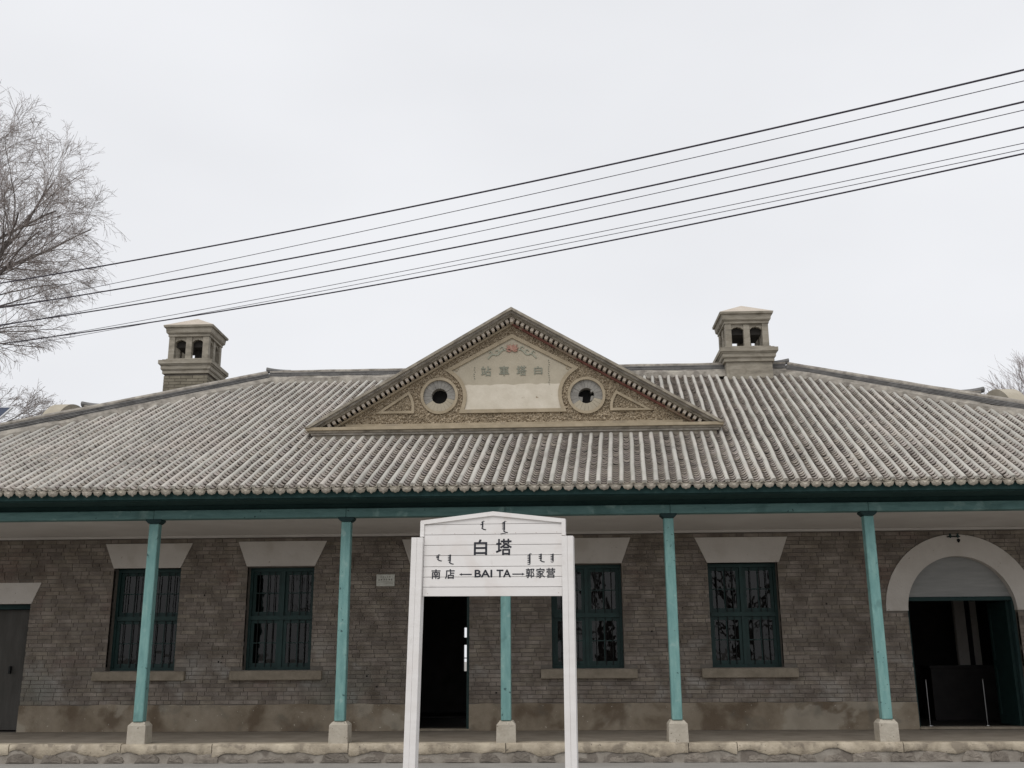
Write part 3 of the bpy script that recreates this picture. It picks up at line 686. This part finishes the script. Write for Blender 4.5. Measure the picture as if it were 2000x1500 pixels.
# inscription panel
pbl, pbr, pL, pR, pA = (-1.535,5.075), (.165,5.075), (-1.76,5.785), (.37,5.795), (XC,6.37)
def arcp(c, R, p, q, n=12):
    a0 = math.atan2(p[1]-c[1], p[0]-c[0]); a1 = math.atan2(q[1]-c[1], q[0]-c[0]); 
    return [(c[0]+R*math.cos(a0+(a1-a0)*i/n), c[1]+R*math.sin(a0+(a1-a0)*i/n)) for i in range(n+1)]
cL, cR_ = (-1.906,5.350), (.538,5.320)
def bow(p, q, b, n=12):
    P = Vector(p); Q = Vector(q); dd = Q-P; nn = Vector((-dd.y, dd.x)).normalized()
    return [tuple(P+dd*(i/n)+nn*b*4*(i/n)*(1-i/n)) for i in range(n+1)]
left = bow(pL, pbl, .155); right = bow(pbr, pR, .155)
poly = [pA] + left + right
MB().prism(poly, FY-.004, FY+.10).obj('inscription_panel', M_panel, ped)
zl = 5.53
wl = [(x,z) for x,z in left if z < zl-.02]; wr = [(x,z) for x,z in right if z < zl-.02]
top = wavy(wr[-1][0]-.0, wl[0][0]+.0, zl, .03, n=60, seed=2.2, f=8)
MB().prism(wl + wr + [(x, z) for x, z in top], FY-.010, FY+.05).obj('plaster_repair', M_panelw, ped)
MB().stroke(poly, .060, FY-.032, FY+.05, closed=True).obj('panel_frame', M_beige, ped)
# roundels
for (hx, hz) in holes:
    circ = lambda R, n=40: [(hx+R*math.cos(2*math.pi*i/n), hz+R*math.sin(2*math.pi*i/n)) for i in range(n)]
    ring = MB().stroke(circ(.292), .045, FY-.035, FY+.10, closed=True).obj('roundel', M_beige, ped)
    N_ = 22
    for i in range(N_):
        a0 = 2*math.pi*i/N_+.006; a1 = 2*math.pi*(i+1)/N_-.006; r0, r1 = .132, .270
        if hx > 0 and i in (2,): r0 = .10
        P = [(hx+r1*math.cos(a0+(a1-a0)*j/2), hz+r1*math.sin(a0+(a1-a0)*j/2)) for j in range(3)] + [(hx+r0*math.cos(a1+(a0-a1)*j/2), hz+r0*math.sin(a1+(a0-a1)*j/2)) for j in range(3)]
        MB().prism(P, FY+.004+random.uniform(-.004,.004), FY+.16).obj('ring_brick', M_panel if math.sin((a0+a1)/2) < -.45+.3*(math.cos(a0) > 0) else M_ringb, ring)
    if hx > 0:
        MB().prism([(hx-.13,hz-.10),(hx-.07,hz-.11),(hx-.06,hz-.02),(hx-.13,hz-.01)], FY+.03, FY+.12).obj('broken_brick', M_ringb, ring)
        MB().prism([(hx+.06,hz-.09),(hx+.12,hz-.07),(hx+.125,hz-.0),(hx+.08,hz-.0)], FY+.03, FY+.12).obj('broken_brick', M_ringb, ring)
# triangular side frames
MB().stroke([(-2.90,5.078)] + bow((-2.345,5.078),(-2.42,5.405), -.03, 6), .045, FY-.030, FY+.05, closed=True).obj('triangle_frame', M_beige, ped)
MB().stroke([(1.555,5.068)] + bow((1.035,5.365),(.945,5.075), -.03, 6), .045, FY-.030, FY+.05, closed=True).obj('triangle_frame', M_beige, ped)
# flower and leaves
fl = MB()
for k_, (a, L) in enumerate(((-68,.115),(-42,.135),(-18,.12),(14,.12),(40,.14),(66,.12),(-95,.10),(95,.10))):
    ca, sa = math.cos(rad(90-a)), math.sin(rad(90-a)); c0 = (XC, 6.118)
    pts = []
    for t in range(9):
        u = t/8; wv = .022*math.sin(math.pi*min(1,u*1.1))**.8; pts.append((u, wv))
    up_ = [(c0[0]+ca*L*u-sa*wv, c0[1]+sa*L*u+ca*wv) for u, wv in pts]; dn = [(c0[0]+ca*L*u+sa*wv, c0[1]+sa*L*u-ca*wv) for u, wv in pts[1:-1]][::-1]
    fl.prism(up_+dn, FY-.022-.004*(k_ % 3), FY+.0)
fl.obj('flower_relief', M_redp, ped)
for s in (-1, 1):
    lf = MB()
    pts = [(XC+s*(.11+.033*i), 6.125-.014*i+.024*math.sin(i*1.15)) for i in range(10)]
    lf.stroke(pts, .022, FY-.018, FY)
    for (dx, dz, R) in ((.17,6.155,.03),(.25,6.10,.028),(.36,6.075,.026)):
        lf.stroke([(XC+s*(dx+R*math.cos(a)), dz+R*math.sin(a)) for a in [i*.8 for i in range(6)]], .014, FY-.018, FY)
    lf.obj('leaf_relief', M_leafp, ped)
    cs = MB(); cx_ = XC+s*.93; cz_ = 5.80
    cs.stroke([(cx_+s*.0+.035*math.cos(a)*(1-a*.08), cz_+.035*math.sin(a)*(1-a*.08)) for a in [i*.7 for i in range(9)]], .012, FY-.016, FY)
    cs.stroke([(cx_-s*.05,cz_+.05),(cx_+s*.02,cz_+.03),(cx_+s*.07,cz_+.05)], .012, FY-.016, FY); cs.obj('corner_relief', M_beige, ped)

def text(body, x0, x1, z0, z1, y, mt, parent, bold=0.0, depth=.003, name='lettering', rx=0):
    c = bpy.data.curves.new(name, 'FONT'); c.body = body; c.resolution_u = 3
    t = bpy.data.objects.new(name, c); COL.objects.link(t); dg = bpy.context.evaluated_depsgraph_get(); dg.update()
    me = bpy.data.meshes.new_from_object(t.evaluated_get(dg)); bpy.data.objects.remove(t)
    import bmesh
    bm = bmesh.new(); bm.from_mesh(me)
    ax = [v.co.x for v in bm.verts]; ay = [v.co.y for v in bm.verts]; mnx, mxx, mny, mxy = min(ax), max(ax), min(ay), max(ay)
    for v in bm.verts:
        v.co = Vector((x0+(v.co.x-mnx)/(mxx-mnx)*(x1-x0), y, z0+(v.co.y-mny)/(mxy-mny)*(z1-z0)))
    bmesh.ops.remove_doubles(bm, verts=bm.verts, dist=1e-6)
    if bold:
        g0 = bm.verts[:] + bm.edges[:] + bm.faces[:]
        for q in range(8):
            d_ = bmesh.ops.duplicate(bm, geom=g0); a = math.pi*q/4
            for v in [e for e in d_['geom'] if isinstance(e, bmesh.types.BMVert)]: v.co += Vector((bold*math.cos(a), -.00004*(q+1), bold*math.sin(a)))
    r = bmesh.ops.extrude_face_region(bm, geom=bm.faces[:]); 
    for v in [e for e in r['geom'] if isinstance(e, bmesh.types.BMVert)]: v.co.y -= depth
    bmesh.ops.recalc_face_normals(bm, faces=bm.faces)
    bm.to_mesh(me); bm.free(); me.materials.clear(); me.materials.append(mt)
    for p in me.polygons: p.use_smooth = False
    return link(name, me, parent)
for ch, cx_ in (('站',-1.126),('車',-.825),('塔',-.535),('白',-.255)):
    h = .082 if ch != '白' else .066
    text(ch, cx_-h, cx_+h, 5.765-h, 5.765+h, FY-.004, M_glyph, ped, bold=.002, depth=.010, name='carved_character')
for (cx_, za, zb, n) in ((-1.325,5.62,5.845,6),(-.078,5.50,5.955,12)):
    mk = MB()
    for i in range(n):
        z = zb-(zb-za)*(i+.5)/n; a = random.uniform(-.012,.008)
        mk.stroke([(cx_+a, z+.009),(cx_+a+.016, z-.003)], .005, FY-.010, FY); mk.stroke([(cx_+a+.012, z+.008),(cx_+a+.001, z-.010)], .005, FY-.010, FY)
    mk.obj('small_inscription', M_glyph, ped)
# gable roof running back into the main slope
zA = 6.76
yb = (zA-3.42)/S_-3.2
m = MB(); yT = -.55
for s, T in ((-1, TL), (1, TR)):
    ybt = (T.y-3.42)/S_-3.2
    m.add([(T.x,yT,T.y-.02),(AP.x,yT,AP.y-.02),(AP.x,yb,AP.y-.02),(T.x,max(ybt,yT+.02),T.y-.02)], [(0,1,2,3)])
m.obj('pediment_roof', M_deck, ped, fix=False)

# ------------------------------------------------------------------ chimneys
def chimney(cx, yf, wd, zb, plain):
    """front face at yf; shaft wd wide"""
    C0 = (cx, yf+wd/2); c = None
    def sq(z0, z1, w0, w1=None, mt=M_chim, nm='cornice', par=None):
        w1 = w0 if w1 is None else w1; V = [(C0[0]+sx*ww/2, C0[1]+sy*ww/2, z) for z, ww in ((z0,w0),(z1,w1)) for sx, sy in ((-1,-1),(1,-1),(1,1),(-1,1))]
        return MB().add(V, [(3,2,1,0),(4,5,6,7),(0,1,5,4),(1,2,6,5),(2,3,7,6),(3,0,4,7)]).obj(nm, mt, par)
    c = sq(zb, 6.855, wd-.02, mt=M_chim if plain else M_mortar, nm='chimney', par=B)
    if not plain:
        z = zb; r = 0
        while z < 6.80:
            za, zb2 = z, min(z+.056, 6.853)
            for face in range(2):      # front and the side towards the middle
                x = -wd/2 - (.12 if r % 2 else 0)
                while x < wd/2-.01:
                    a, b = max(x, -wd/2), min(x+.232, wd/2); x += .243
                    if b-a < .04: continue
                    if face == 0: MB().box(cx+a, cx+b, yf-.002, yf+.03, za, zb2).obj('brick', M_chbr, c)
                    else: MB().box(cx+wd/2-.03, cx+wd/2+.002, C0[1]+a+(.032 if a < -wd/2+.01 else 0), C0[1]+b, za, zb2).obj('brick', M_chbr, c)
            z += .0645; r += 1
    else: sq(6.45, 6.53, wd+.05, par=c, nm='shaft_footing')
    sq(6.856, 6.925, wd+.06, par=c); sq(6.926, 6.945, wd+.09, wd+.11, par=c); sq(6.946, 7.02, wd+.12, par=c); sq(7.021, 7.05, wd+.15, wd+.17, par=c)
    sq(7.051, 7.130, wd+.21, par=c, nm='ledge'); sq(7.131, 7.158, wd+.09, par=c, nm='ledge'); sq(7.159, 7.190, wd-.02, wd-.03, par=c, nm='ledge')
    lw = wd-.07; z0_, z1_ = 7.191, 7.67; h = lw/2; pw = .125; mw = .125; dp = .12
    for sx in (-1,1):
        for sy in (-1,1):
            a, b = sorted((C0[0]+sx*h, C0[0]+sx*(h-pw))); d_, e_ = sorted((C0[1]+sy*h, C0[1]+sy*(h-pw)))
            MB().bbox(a, b, d_, e_, z0_, z1_, .004).obj('pillar', M_chim, c)
    for s in (-1,1):
        a, b = sorted((C0[1]+s*(h-.012), C0[1]+s*(h-dp))); MB().bbox(C0[0]-mw/2, C0[0]+mw/2, a, b, z0_, z1_, .004).obj('pillar', M_chim, c)
        a, b = sorted((C0[0]+s*(h-.012), C0[0]+s*(h-dp))); MB().bbox(a, b, C0[1]-mw/2, C0[1]+mw/2, z0_, z1_, .004).obj('pillar', M_chim, c)
    # little arched heads over the eight openings
    ow = (lw-2*pw-mw)/2
    for (ox) in (-(mw/2+ow/2), mw/2+ow/2):
        pr = [(-ow/2,z1_),(-ow/2,7.555),(-ow/2+.03,7.575),(-ow/4,7.60),(-.03,7.60),(0,7.617),(.03,7.60),(ow/4,7.60),(ow/2-.03,7.575),(ow/2,7.555),(ow/2,z1_)]
        for s in (-1,1):
            a, b = sorted((C0[1]+s*(h-.035), C0[1]+s*(h-.11))); MB().prism([(C0[0]+ox+px_, z) for px_, z in pr], a, b).obj('opening_head', M_chim, c)
            a, b = sorted((C0[0]+s*(h-.035), C0[0]+s*(h-.11))); MB().prismx([(C0[1]+ox+px_, z) for px_, z in pr], a, b).obj('opening_head', M_chim, c)
    MB().box(C0[0]-h+.13, C0[0]+h-.13, C0[1]-h+.13, C0[1]+h-.13, 7.47, 7.67).box(C0[0]+.03, C0[0]+.14, C0[1]-.1, C0[1]+.12, 7.191, 7.47).obj('flue_shade_block', M_flue_shade, c)  # flue stub plus a dark block added to shade the upper openings
    sq(7.671, 7.725, lw+.03, par=c); sq(7.726, 7.745, lw+.06, lw+.09, par=c); sq(7.746, 7.855, lw+.10, lw+.13, par=c); sq(7.856, 7.90, lw+.19, lw+.21, par=c, nm='cap_edge')
    V = [(C0[0]+sx*(lw+.205)/2, C0[1]+sy*(lw+.205)/2, 7.901) for sx, sy in ((-1,-1),(1,-1),(1,1),(-1,1))] + [(C0[0],C0[1],8.20)]
    MB().add(V, [(3,2,1,0),(0,1,4),(1,2,4),(2,3,4),(3,0,4)]).obj('cap', M_chcap, c)
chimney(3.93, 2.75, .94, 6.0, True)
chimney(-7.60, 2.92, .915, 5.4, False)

# ------------------------------------------------------------------ small things on the building
pq = MB().bbox(-3.004, -2.70, -.022, -.004, 2.29, 2.485, .003).obj('wall_plaque', M_plq)
tag(pq, 'small pale plaque with dark characters on the bricks left of the middle door', 'plaque')
lt = MB()
def scribble(mk, cx_, cz_, s, y):
    for k_ in range(random.choice((3,4,4,5))):
        if random.random() < .55: z = cz_+random.uniform(-s,s); mk.stroke([(cx_-s*.8, z),(cx_+s*.8, z)], s*.32, y, y+.003)
        else: xx = cx_+random.uniform(-s,s)*.7; mk.stroke([(xx, cz_-s),(xx+random.uniform(-.2,.2)*s, cz_+s)], s*.32, y, y+.003)
for i in range(5): scribble(lt, -2.925+.036*i, 2.442, .008, -.0245)
for i in range(6): scribble(lt, -2.960+.0425*i, 2.397, .013, -.0245)
lt.stroke([(-2.98,2.357),(-2.72,2.357)], .003, -.0245, -.0215).stroke([(-2.85,2.333),(-2.73,2.333)], .003, -.0245, -.0215)
lt.obj('inscription', M_plqt, pq)
br = MB().box(6.42,6.62,-.05,-.017,3.000,3.018)
brk = br.obj('insulator_bracket', M_iron); tag(brk, 'small iron bracket with two insulators above the crown of the white arch', 'bracket')
for x in (6.46,6.58): MB().tube([(x,-.06,2.985),(x,-.06,3.02),(x,-.06,3.035),(x,-.06,3.055)], [.010,.022,.013,.020], 10).obj('insulator', M_cap, brk)
# inside the arched doorway
for x, lab in ((6.09, 'slim chrome rope post inside the arched doorway, near its left jamb'), (7.02, 'slim chrome rope post inside the arched doorway, at its right-hand side')):
    s = thing('barrier_post', lab, 'barrier post', (x,.75,.004), 'chrome rope posts inside the arched doorway')
    MB().tube([(0,0,.012),(0,0,.72)], .009, 10).obj('pole', M_metal, s, smooth=True)
    MB().tube([(0,0,0),(0,0,.010),(0,0,.018)], [.055,.052,.012], 20).obj('base', M_metal, s, smooth=True)
    MB().tube([(0,0,.72),(0,0,.735),(0,0,.75)], [.012,.016,.004], 10).obj('finial', M_metal, s, smooth=True)
dk = thing('ticket_desk', 'dark wooden desk standing in the gloom behind the arched doorway', 'desk', (7.55,2.6,.004))
MB().bbox(-.85,.62,-.3,.3,.90,.95,.006).obj('desk_top', M_dark, dk); MB().box(-.82,.59,-.27,-.25,.0,.90).obj('front_panel', M_dark, dk)
for x in (-.80,.57): MB().box(x-.02,x+.02,-.25,.27,0,.90).obj('side_panel', M_dark, dk)
MB().box(7.60,7.80,3.25,3.35,.5,2.6).box(7.90,8.02,3.25,3.35,.5,2.6).obj('light_strip_board', M_white, B)  # white boards added to stand in for dim rear-window light
MB().box(7.80,7.90,3.27,3.35,.5,2.6).obj('light_strip_gap', M_dark, B)  # dark gap between the boards that stand in for window light

# ------------------------------------------------------------------ station name sign
PHI, EPS = .12, .0132
SG = thing('station_name_sign', 'white wooden platform sign on two posts with black station names', 'sign', (-.16,-8.4,0), rot=(0,EPS,-PHI))
def plank(z0, z1, x0=-1.034, x1=.184): return MB().bbox(x0, x1, -.018, .004, z0+.0018, z1-.0018, .0015).obj('plank', M_paint, SG)
MB().prism([(-1.034,2.239),(.184,2.239),(.184,2.243),(-.418,2.315),(-1.034,2.243)], -.018, .004).obj('plank', M_paint, SG)
for a, b in ((2.147,2.237),(2.056,2.147),(1.966,2.056),(1.870,1.966),(1.781,1.870),(1.695,1.781),(1.616,1.695)): plank(a, b)
MB().box(-1.03,.18,.0045,.02,1.62,2.24).obj('backing_board', M_joint, SG)
for s in (-1, 1):
    x_o, x_i = (-1.069,-1.034) if s < 0 else (.216,.184); 
    MB().prism([(x_o,2.272),(-.418,2.345),(-.418,2.308),(x_i,2.240)] , -.034, .03).obj('top_rail', M_paint, SG)
    MB().prism([(x_o,2.132),(x_o,2.271),(x_i,2.2395),(x_i,2.132)], -.034, .03).obj('side_trim', M_paint, SG)
for (a, b, c) in ((-1.137,-1.088,-1.036), (.186,.236,.284)):
    lean = -.012 if a < 0 else .022
    zt, zb = 2.122, GZ
    m = MB()
    for (p, q) in ((a, b-.0012), (b+.0012, c)):
        wlk = [(p+lean*(zt-zb)/2*1.0*0, 0)]
        m.prism([(p,zt),(q,zt),(q+lean*1.15,zb),(p+lean*1.25,zb)], -.065, .045)
    m.prism([(a+.006,zt-.01),(c-.006,zt-.01),(c-.006+lean*1.15,zb),(a+.006+lean*1.25,zb)], -.060, .040)
    m.obj('post', M_paint, SG)
TY = -.0182
for x_, z_ in ((-.965,2.157),(-.76,2.156),(-.58,2.158),(-.40,2.156),(-.22,2.157),(-.04,2.156),(.14,2.160),(.150,2.250),(-.99,1.640),(.155,1.645)):
    MB().tube([(x_,-.0195,z_),(x_,-.0175,z_)], .0028, 8).obj('nail', M_rustn, SG)
def T(ch, x0, x1, z0, z1, bold=.02): return text(ch, x0, x1, z0, z1, TY, M_black, SG, bold=bold, depth=.0015)
T('白', -.584, -.472, 1.970, 2.100, .0030); T('塔', -.389, -.255, 1.968, 2.104, .0026)
T('南', -.959, -.882, 1.766, 1.846, .0016); T('店', -.837, -.755, 1.766, 1.848, .0016)
T('郭', -.128, -.055, 1.771, 1.852, .0012); T('家', -.038, .036, 1.771, 1.853, .0012); T('营', .050, .125, 1.771, 1.853, .0012)
T('BAI', -.575, -.424, 1.779, 1.840, .0024); T('TA', -.382, -.260, 1.779, 1.840, .0024)
for (xt, xe) in ((-.713,-.602), (-.138,-.246)):
    s = 1 if xe > xt else -1
    MB().prism([(xt,1.803),(xt+s*.024,1.8145),(xt+s*.021,1.8075),(xe,1.808),(xe,1.798),(xt+s*.021,1.7985),(xt+s*.024,1.7915)], TY-.0015, TY).obj('arrow', M_black, SG)
def mong(x, zt, zb, tail, teeth, head=0, hook=0):
    m = MB(); y0, y1 = TY-.0015, TY
    m.prism([(x-.006,zt),(x+.007,zt+.003),(x+.007,zb),(x-.006,zb+.002)], y0, y1)
    for i in range(teeth):
        z = zt-(zt-zb)*(i+.6)/(teeth+.2)
        m.prism([(x-.004,z+.006),(x-.004,z-.003),(x-.019,z-.001),(x-.021,z+.005)], y0, y1)
    if tail: m.prism([(x-.012,zb-.006),(x-.004,zb+.002),(x+.012,zb-.012),(x+.033,zb-.017),(x+.030,zb-.025),(x+.006,zb-.020)], y0, y1)
    if head: m.stroke([(x-.012,zt-.006),(x+.004,zt+.008),(x+.018,zt+.004)], .004, y0, y1)
    if hook: m.stroke([(x+.003,zb+.002),(x+.001,zb-.008),(x-.012,zb-.009),(x-.018,zb-.003)], .0055, y0, y1)
    return m.obj('mongolian_lettering', M_black, SG)
mong(-.513, 2.256, 2.207, 1, 1, 1); m7 = mong(-.320, 2.252, 2.180, 1, 4, 1)
MB().stroke([(-.352,2.149),(-.330,2.154),(-.308,2.150)], .005, TY-.0015, TY).obj('mongolian_lettering', M_black, SG)
mong(-.903, 1.968, 1.940, 1, 2, 1); mong(-.797, 1.973, 1.912, 1, 4, 0)
mong(-.095, 1.970, 1.893, 0, 5, 1, 1); mong(.003, 1.974, 1.925, 1, 3, 0); mong(.106, 1.973, 1.912, 0, 4, 0, 1)

# ------------------------------------------------------------------ overhead cables
wires = [('T', (-12.789,4.657), (7.126,-3.3), .002, -.036, 9.602, 'highest of the eight lines in the sky'),
         ('t', (-12.645,4.527), (6.748,-4.005), .00105, -.020, 9.001, 'second line from the top'),
         ('T', (-13.684,6.341), (7.529,-2.356), .002, -.039, 9.602, 'third line from the top at mid-sky'),
         ('t', (-13.412,5.97), (7.101,-3.177), .00115, -.024, 9.0, 'fourth line from the top'),
         ('T', (-14.386,7.662), (7.882,-1.527), .002, -.039, 9.602, 'fifth line from the top, sky gap below'),
         ('t', (-14.243,7.533), (7.548,-2.126), .00105, -.020, 9.0, 'upper one of the close thin pair'),
         ('t', (-14.407,7.842), (7.638,-1.916), .00098, -.019, 9.001, 'lower one of the close thin pair'),
         ('T', (-15.236,9.263), (8.287,-.575), .00195, -.042, 9.601, 'lowest line, just above the left chimney')]
for k_, A, Bp, qa, qb, qc, lab in wires:
    A = Vector(A); Bp = Vector(Bp); L = (Bp-A).length; u = (Bp-A)/L; qa = -qb/L
    pts = []
    for i in range(81):
        s = -12+(L+20)*i/80; p = A+u*s; pts.append((p.x, p.y, qa*s*s+qb*s+qc))
    o = MB().tube(pts, .0155 if k_ == 'T' else .0062, 6).obj('power_cable', M_cable, smooth=True)
    tag(o, ('thick black' if k_ == 'T' else 'thin dark') + ' overhead cable, ' + lab, 'cable', 'thick overhead cables' if k_ == 'T' else 'thin overhead wires')

# ------------------------------------------------------------------ bare trees
def grow(buf, p, d, L, r, lvl, maxl, rng, droop, spread, kids, cull=None):
    n = max(3, int(L/.35)+2); pts = [p.copy()]; rs = [r]; dd = d.copy()
    for i in range(n):
        dd = (dd + Vector((rng.uniform(-1,1), rng.uniform(-1,1), rng.uniform(-1,1)))*.13 + Vector((0,0,-droop*(lvl*.5+.3)*(i/n)))).normalized()
        pts.append(pts[-1]+dd*(L/n)); rs.append(max(.0034, r*(1-.72*(i+1)/n)))
    if cull:
        k_ = rng.uniform(.80, 1.22) if lvl > 0 else 1.0
        j0 = next((i for i, p_ in enumerate(pts) if not cull(p_, k_)), 0) if lvl == 0 else 0
        c = next((i for i, p_ in enumerate(pts) if i > j0 and cull(p_, k_)), None)
        if c is not None:
            if c < 2: return
            pts = pts[:c]; rs = rs[:c]; n = c-1
            if lvl < 2: rs = [max(.005, q*(1-.85*(i/n)**1.5)) for i, q in enumerate(rs)]
    buf[min(lvl, len(buf)-1)].tube(pts, rs, 6 if lvl < 2 else (4 if lvl < 3 else 3), cap=False)
    if lvl >= maxl: return
    nk = kids[min(lvl, len(kids)-1)]
    for j in range(nk):
        t = .22+.76*(j+rng.random()*.7)/nk; i = min(n-1, int(t*n)); q = pts[i].lerp(pts[i+1], t*n-i)
        ax = (pts[min(i+1,n)]-pts[max(0,min(i,n-1))]).normalized(); s = ax.cross(Vector((rng.uniform(-1,1), rng.uniform(-1,1), rng.uniform(-1,1)))).normalized()
        an = spread*rng.uniform(.6,1.3); nd = (ax*math.cos(an)+s*math.sin(an)).normalized()
        grow(buf, q, nd, L*rng.uniform(.42,.68)*(1-.35*t), max(.0042, rs[i]*.52), lvl+1, maxl, rng, droop, spread, kids, cull)
def tree(label, base, height, trunk_r, limbs, seed, maxl=4, droop=.12, spread=.65, kids=(5,6,6,5), mt=M_twig, trunk_to=None, group=None, cull=None):
    rng = random.Random(seed); t = thing('bare_tree', label, 'tree', base, group)
    tr = MB(); top = trunk_to or (0,0,height); tr.tube([(0,0,0),(top[0]*.3+.1,top[1]*.3,top[2]*.35),(top[0]*.6-.05,top[1]*.6,top[2]*.7),top], [trunk_r*1.25,trunk_r,trunk_r*.8,trunk_r*.62], 12)
    tr.obj('trunk', M_bark, t, smooth=True)
    buf = [MB() for _ in range(4)]
    for (p, d, L, r) in limbs:
        buf_l = [MB(), buf[1], buf[2], buf[3]]
        grow(buf_l, Vector(p), Vector(d).normalized(), L, r, 0, maxl, rng, droop, spread, kids, cull)
        buf_l[0].obj('limb', M_bark, t, smooth=True, fix=False)
    if buf[1].v: buf[1].obj('branches', M_bark, t, kind='stuff', fix=False)
    tw = MB(); 
    for b_ in buf[2:]: tw.add(b_.v, b_.f)
    if tw.v: tw.obj('twigs', mt, t, kind='stuff', fix=False)
    return t
# left tree: trunk outside the frame, crown reaching in from the left edge
def crown_left(p, s_):
    x, z = p.x-18.6, p.z+GZ
    a = ((x+17.0)/4.55)**2 + ((z-12.9)/4.5)**2 + (p.y/4.0)**2
    b = ((x+16.6)/3.7)**2 + ((z-7.3)/1.75)**2 + (p.y/2.5)**2
    k = .22*noise.noise(p*.9)
    return p.y < -3.2 or (a > (1+k)*s_ and b > (1+k)*s_)
tree('big bare tree with spreading fine twigs beyond the left end of the roof', (-18.6,9.0,GZ), 10, .34,
     [((.0,0,9.6),(.9,.1,1.15),6.6,.085), ((.3,0,9.4),(1.2,-.1,1.0),6.8,.085), ((.3,0,9.8),(.45,.0,1.35),7.0,.075), ((.2,0,10),(1.0,.5,1.3),6.6,.065), ((.2,0,10),(.1,.3,1.4),7.0,.07),
      ((.3,0,9.2),(1.35,.0,.85),6.4,.075), ((.3,0,9.0),(1.3,.3,.62),6.2,.065), ((.2,0,8.6),(1.25,-.2,.5),5.0,.04), ((-.2,0,9.5),(-1,.2,1.0),6,.08), ((.1,0,9.8),(.7,-.6,1.5),6.4,.06),
      ((.2,0,5.9),(1.25,.05,.42),5.6,.04), ((.2,0,6.6),(1.2,.05,.25),4.8,.035)],
     31, 4, .07, .62, (9,7,6,5), trunk_to=(.15,0,10.4), cull=crown_left)
def crown_right(p, s_):
    x, z = p.x+16.0, p.z+GZ
    return ((x-16.3)/2.9)**2 + ((z-8.2)/(2.7+.5*noise.noise(p*1.5)))**2 > s_
tree('distant bare tree with upright pale twigs behind the right end of the roof', (16.0,15.0,GZ), 6, .20,
     [((0,0,5.2),(-.35,0,1.3),5.2,.05), ((0,0,5.4),(.0,.2,1.4),5.6,.06), ((0,0,5.0),(-.6,.2,1.15),5.0,.045), ((0,0,5.3),(.5,0,1.2),5.2,.05), ((0,0,4.8),(-.45,-.3,1.2),5.0,.045), ((0,0,4.6),(-.75,0,1.0),4.6,.04), ((0,0,4.6),(-.95,0,1.0),4.2,.035)],
     12, 3, -.10, .38, (9,7,5), mt=M_twig2, trunk_to=(0,0,5.6), cull=crown_right)
for i, (x, y, sd_, lab) in enumerate(((9.2,-36,3,'thick-trunked bare tree across the tracks, mirrored in the right-hand windows'), (2.6,-41,5,'bare tree across the tracks, mirrored in the window right of the sign'), (-9.5,-38,8,'bare tree across the tracks, mirrored in the left-hand windows'))):
    tree(lab, (x,y,GZ), 3.4, .38, [((0,0,2.9),(.8,0,1),6,.2), ((0,0,3.1),(-.7,.2,1.1),6,.2), ((0,0,3.2),(.1,-.2,1.3),6,.2), ((0,0,2.4),(-1.1,0,.6),5,.13), ((0,0,2.2),(1.1,.1,.6),5,.13)], sd_, 2, .1, .7, (6,5), trunk_to=(.1,0,3.4), group='bare trees across the tracks')

# solar lamp at the left edge
SLm = thing('solar_street_lamp', 'white-framed blue solar panel on a pole at the far left edge', 'street lamp', (-13.0,5.0,GZ))
MB().tube([(0,.3,0),(0,.3,6.75)], .06, 12).obj('pole', M_alu, SLm, smooth=True)
MB().tube([(0,.3,5.9),(-1.0,.3,6.1)], .03, 8).obj('lamp_arm', M_alu, SLm); MB().bbox(-1.4,-.95,.2,.4,6.06,6.13,.02).obj('lamp_head', M_alu, SLm)
def slab(P, th, ins=0):
    c = sum((Vector(p) for p in P), Vector())/4; n = (Vector(P[1])-Vector(P[0])).cross(Vector(P[3])-Vector(P[0])).normalized(); Q = [Vector(p)+(c-Vector(p))*ins for p in P]
    return Q, n
Q, n_ = slab([(-.72,.18,7.02),(.585,.18,7.02),(.41,-.12,6.62),(-.84,-.12,6.62)], 0)
MB().add([q for q in Q]+[q+n_*.04 for q in Q], [(0,1,2,3),(7,6,5,4),(0,4,5,1),(1,5,6,2),(2,6,7,3),(3,7,4,0)]).obj('panel_frame', M_alu, SLm)
Q2, _ = slab(Q, 0, .06)
for sg in (-1, 1):
    off = n_*(.043 if sg > 0 else -.003); MB().add([q+off for q in Q2], [(0,1,2,3)]).obj('solar_cells', M_solar, SLm, fix=False)
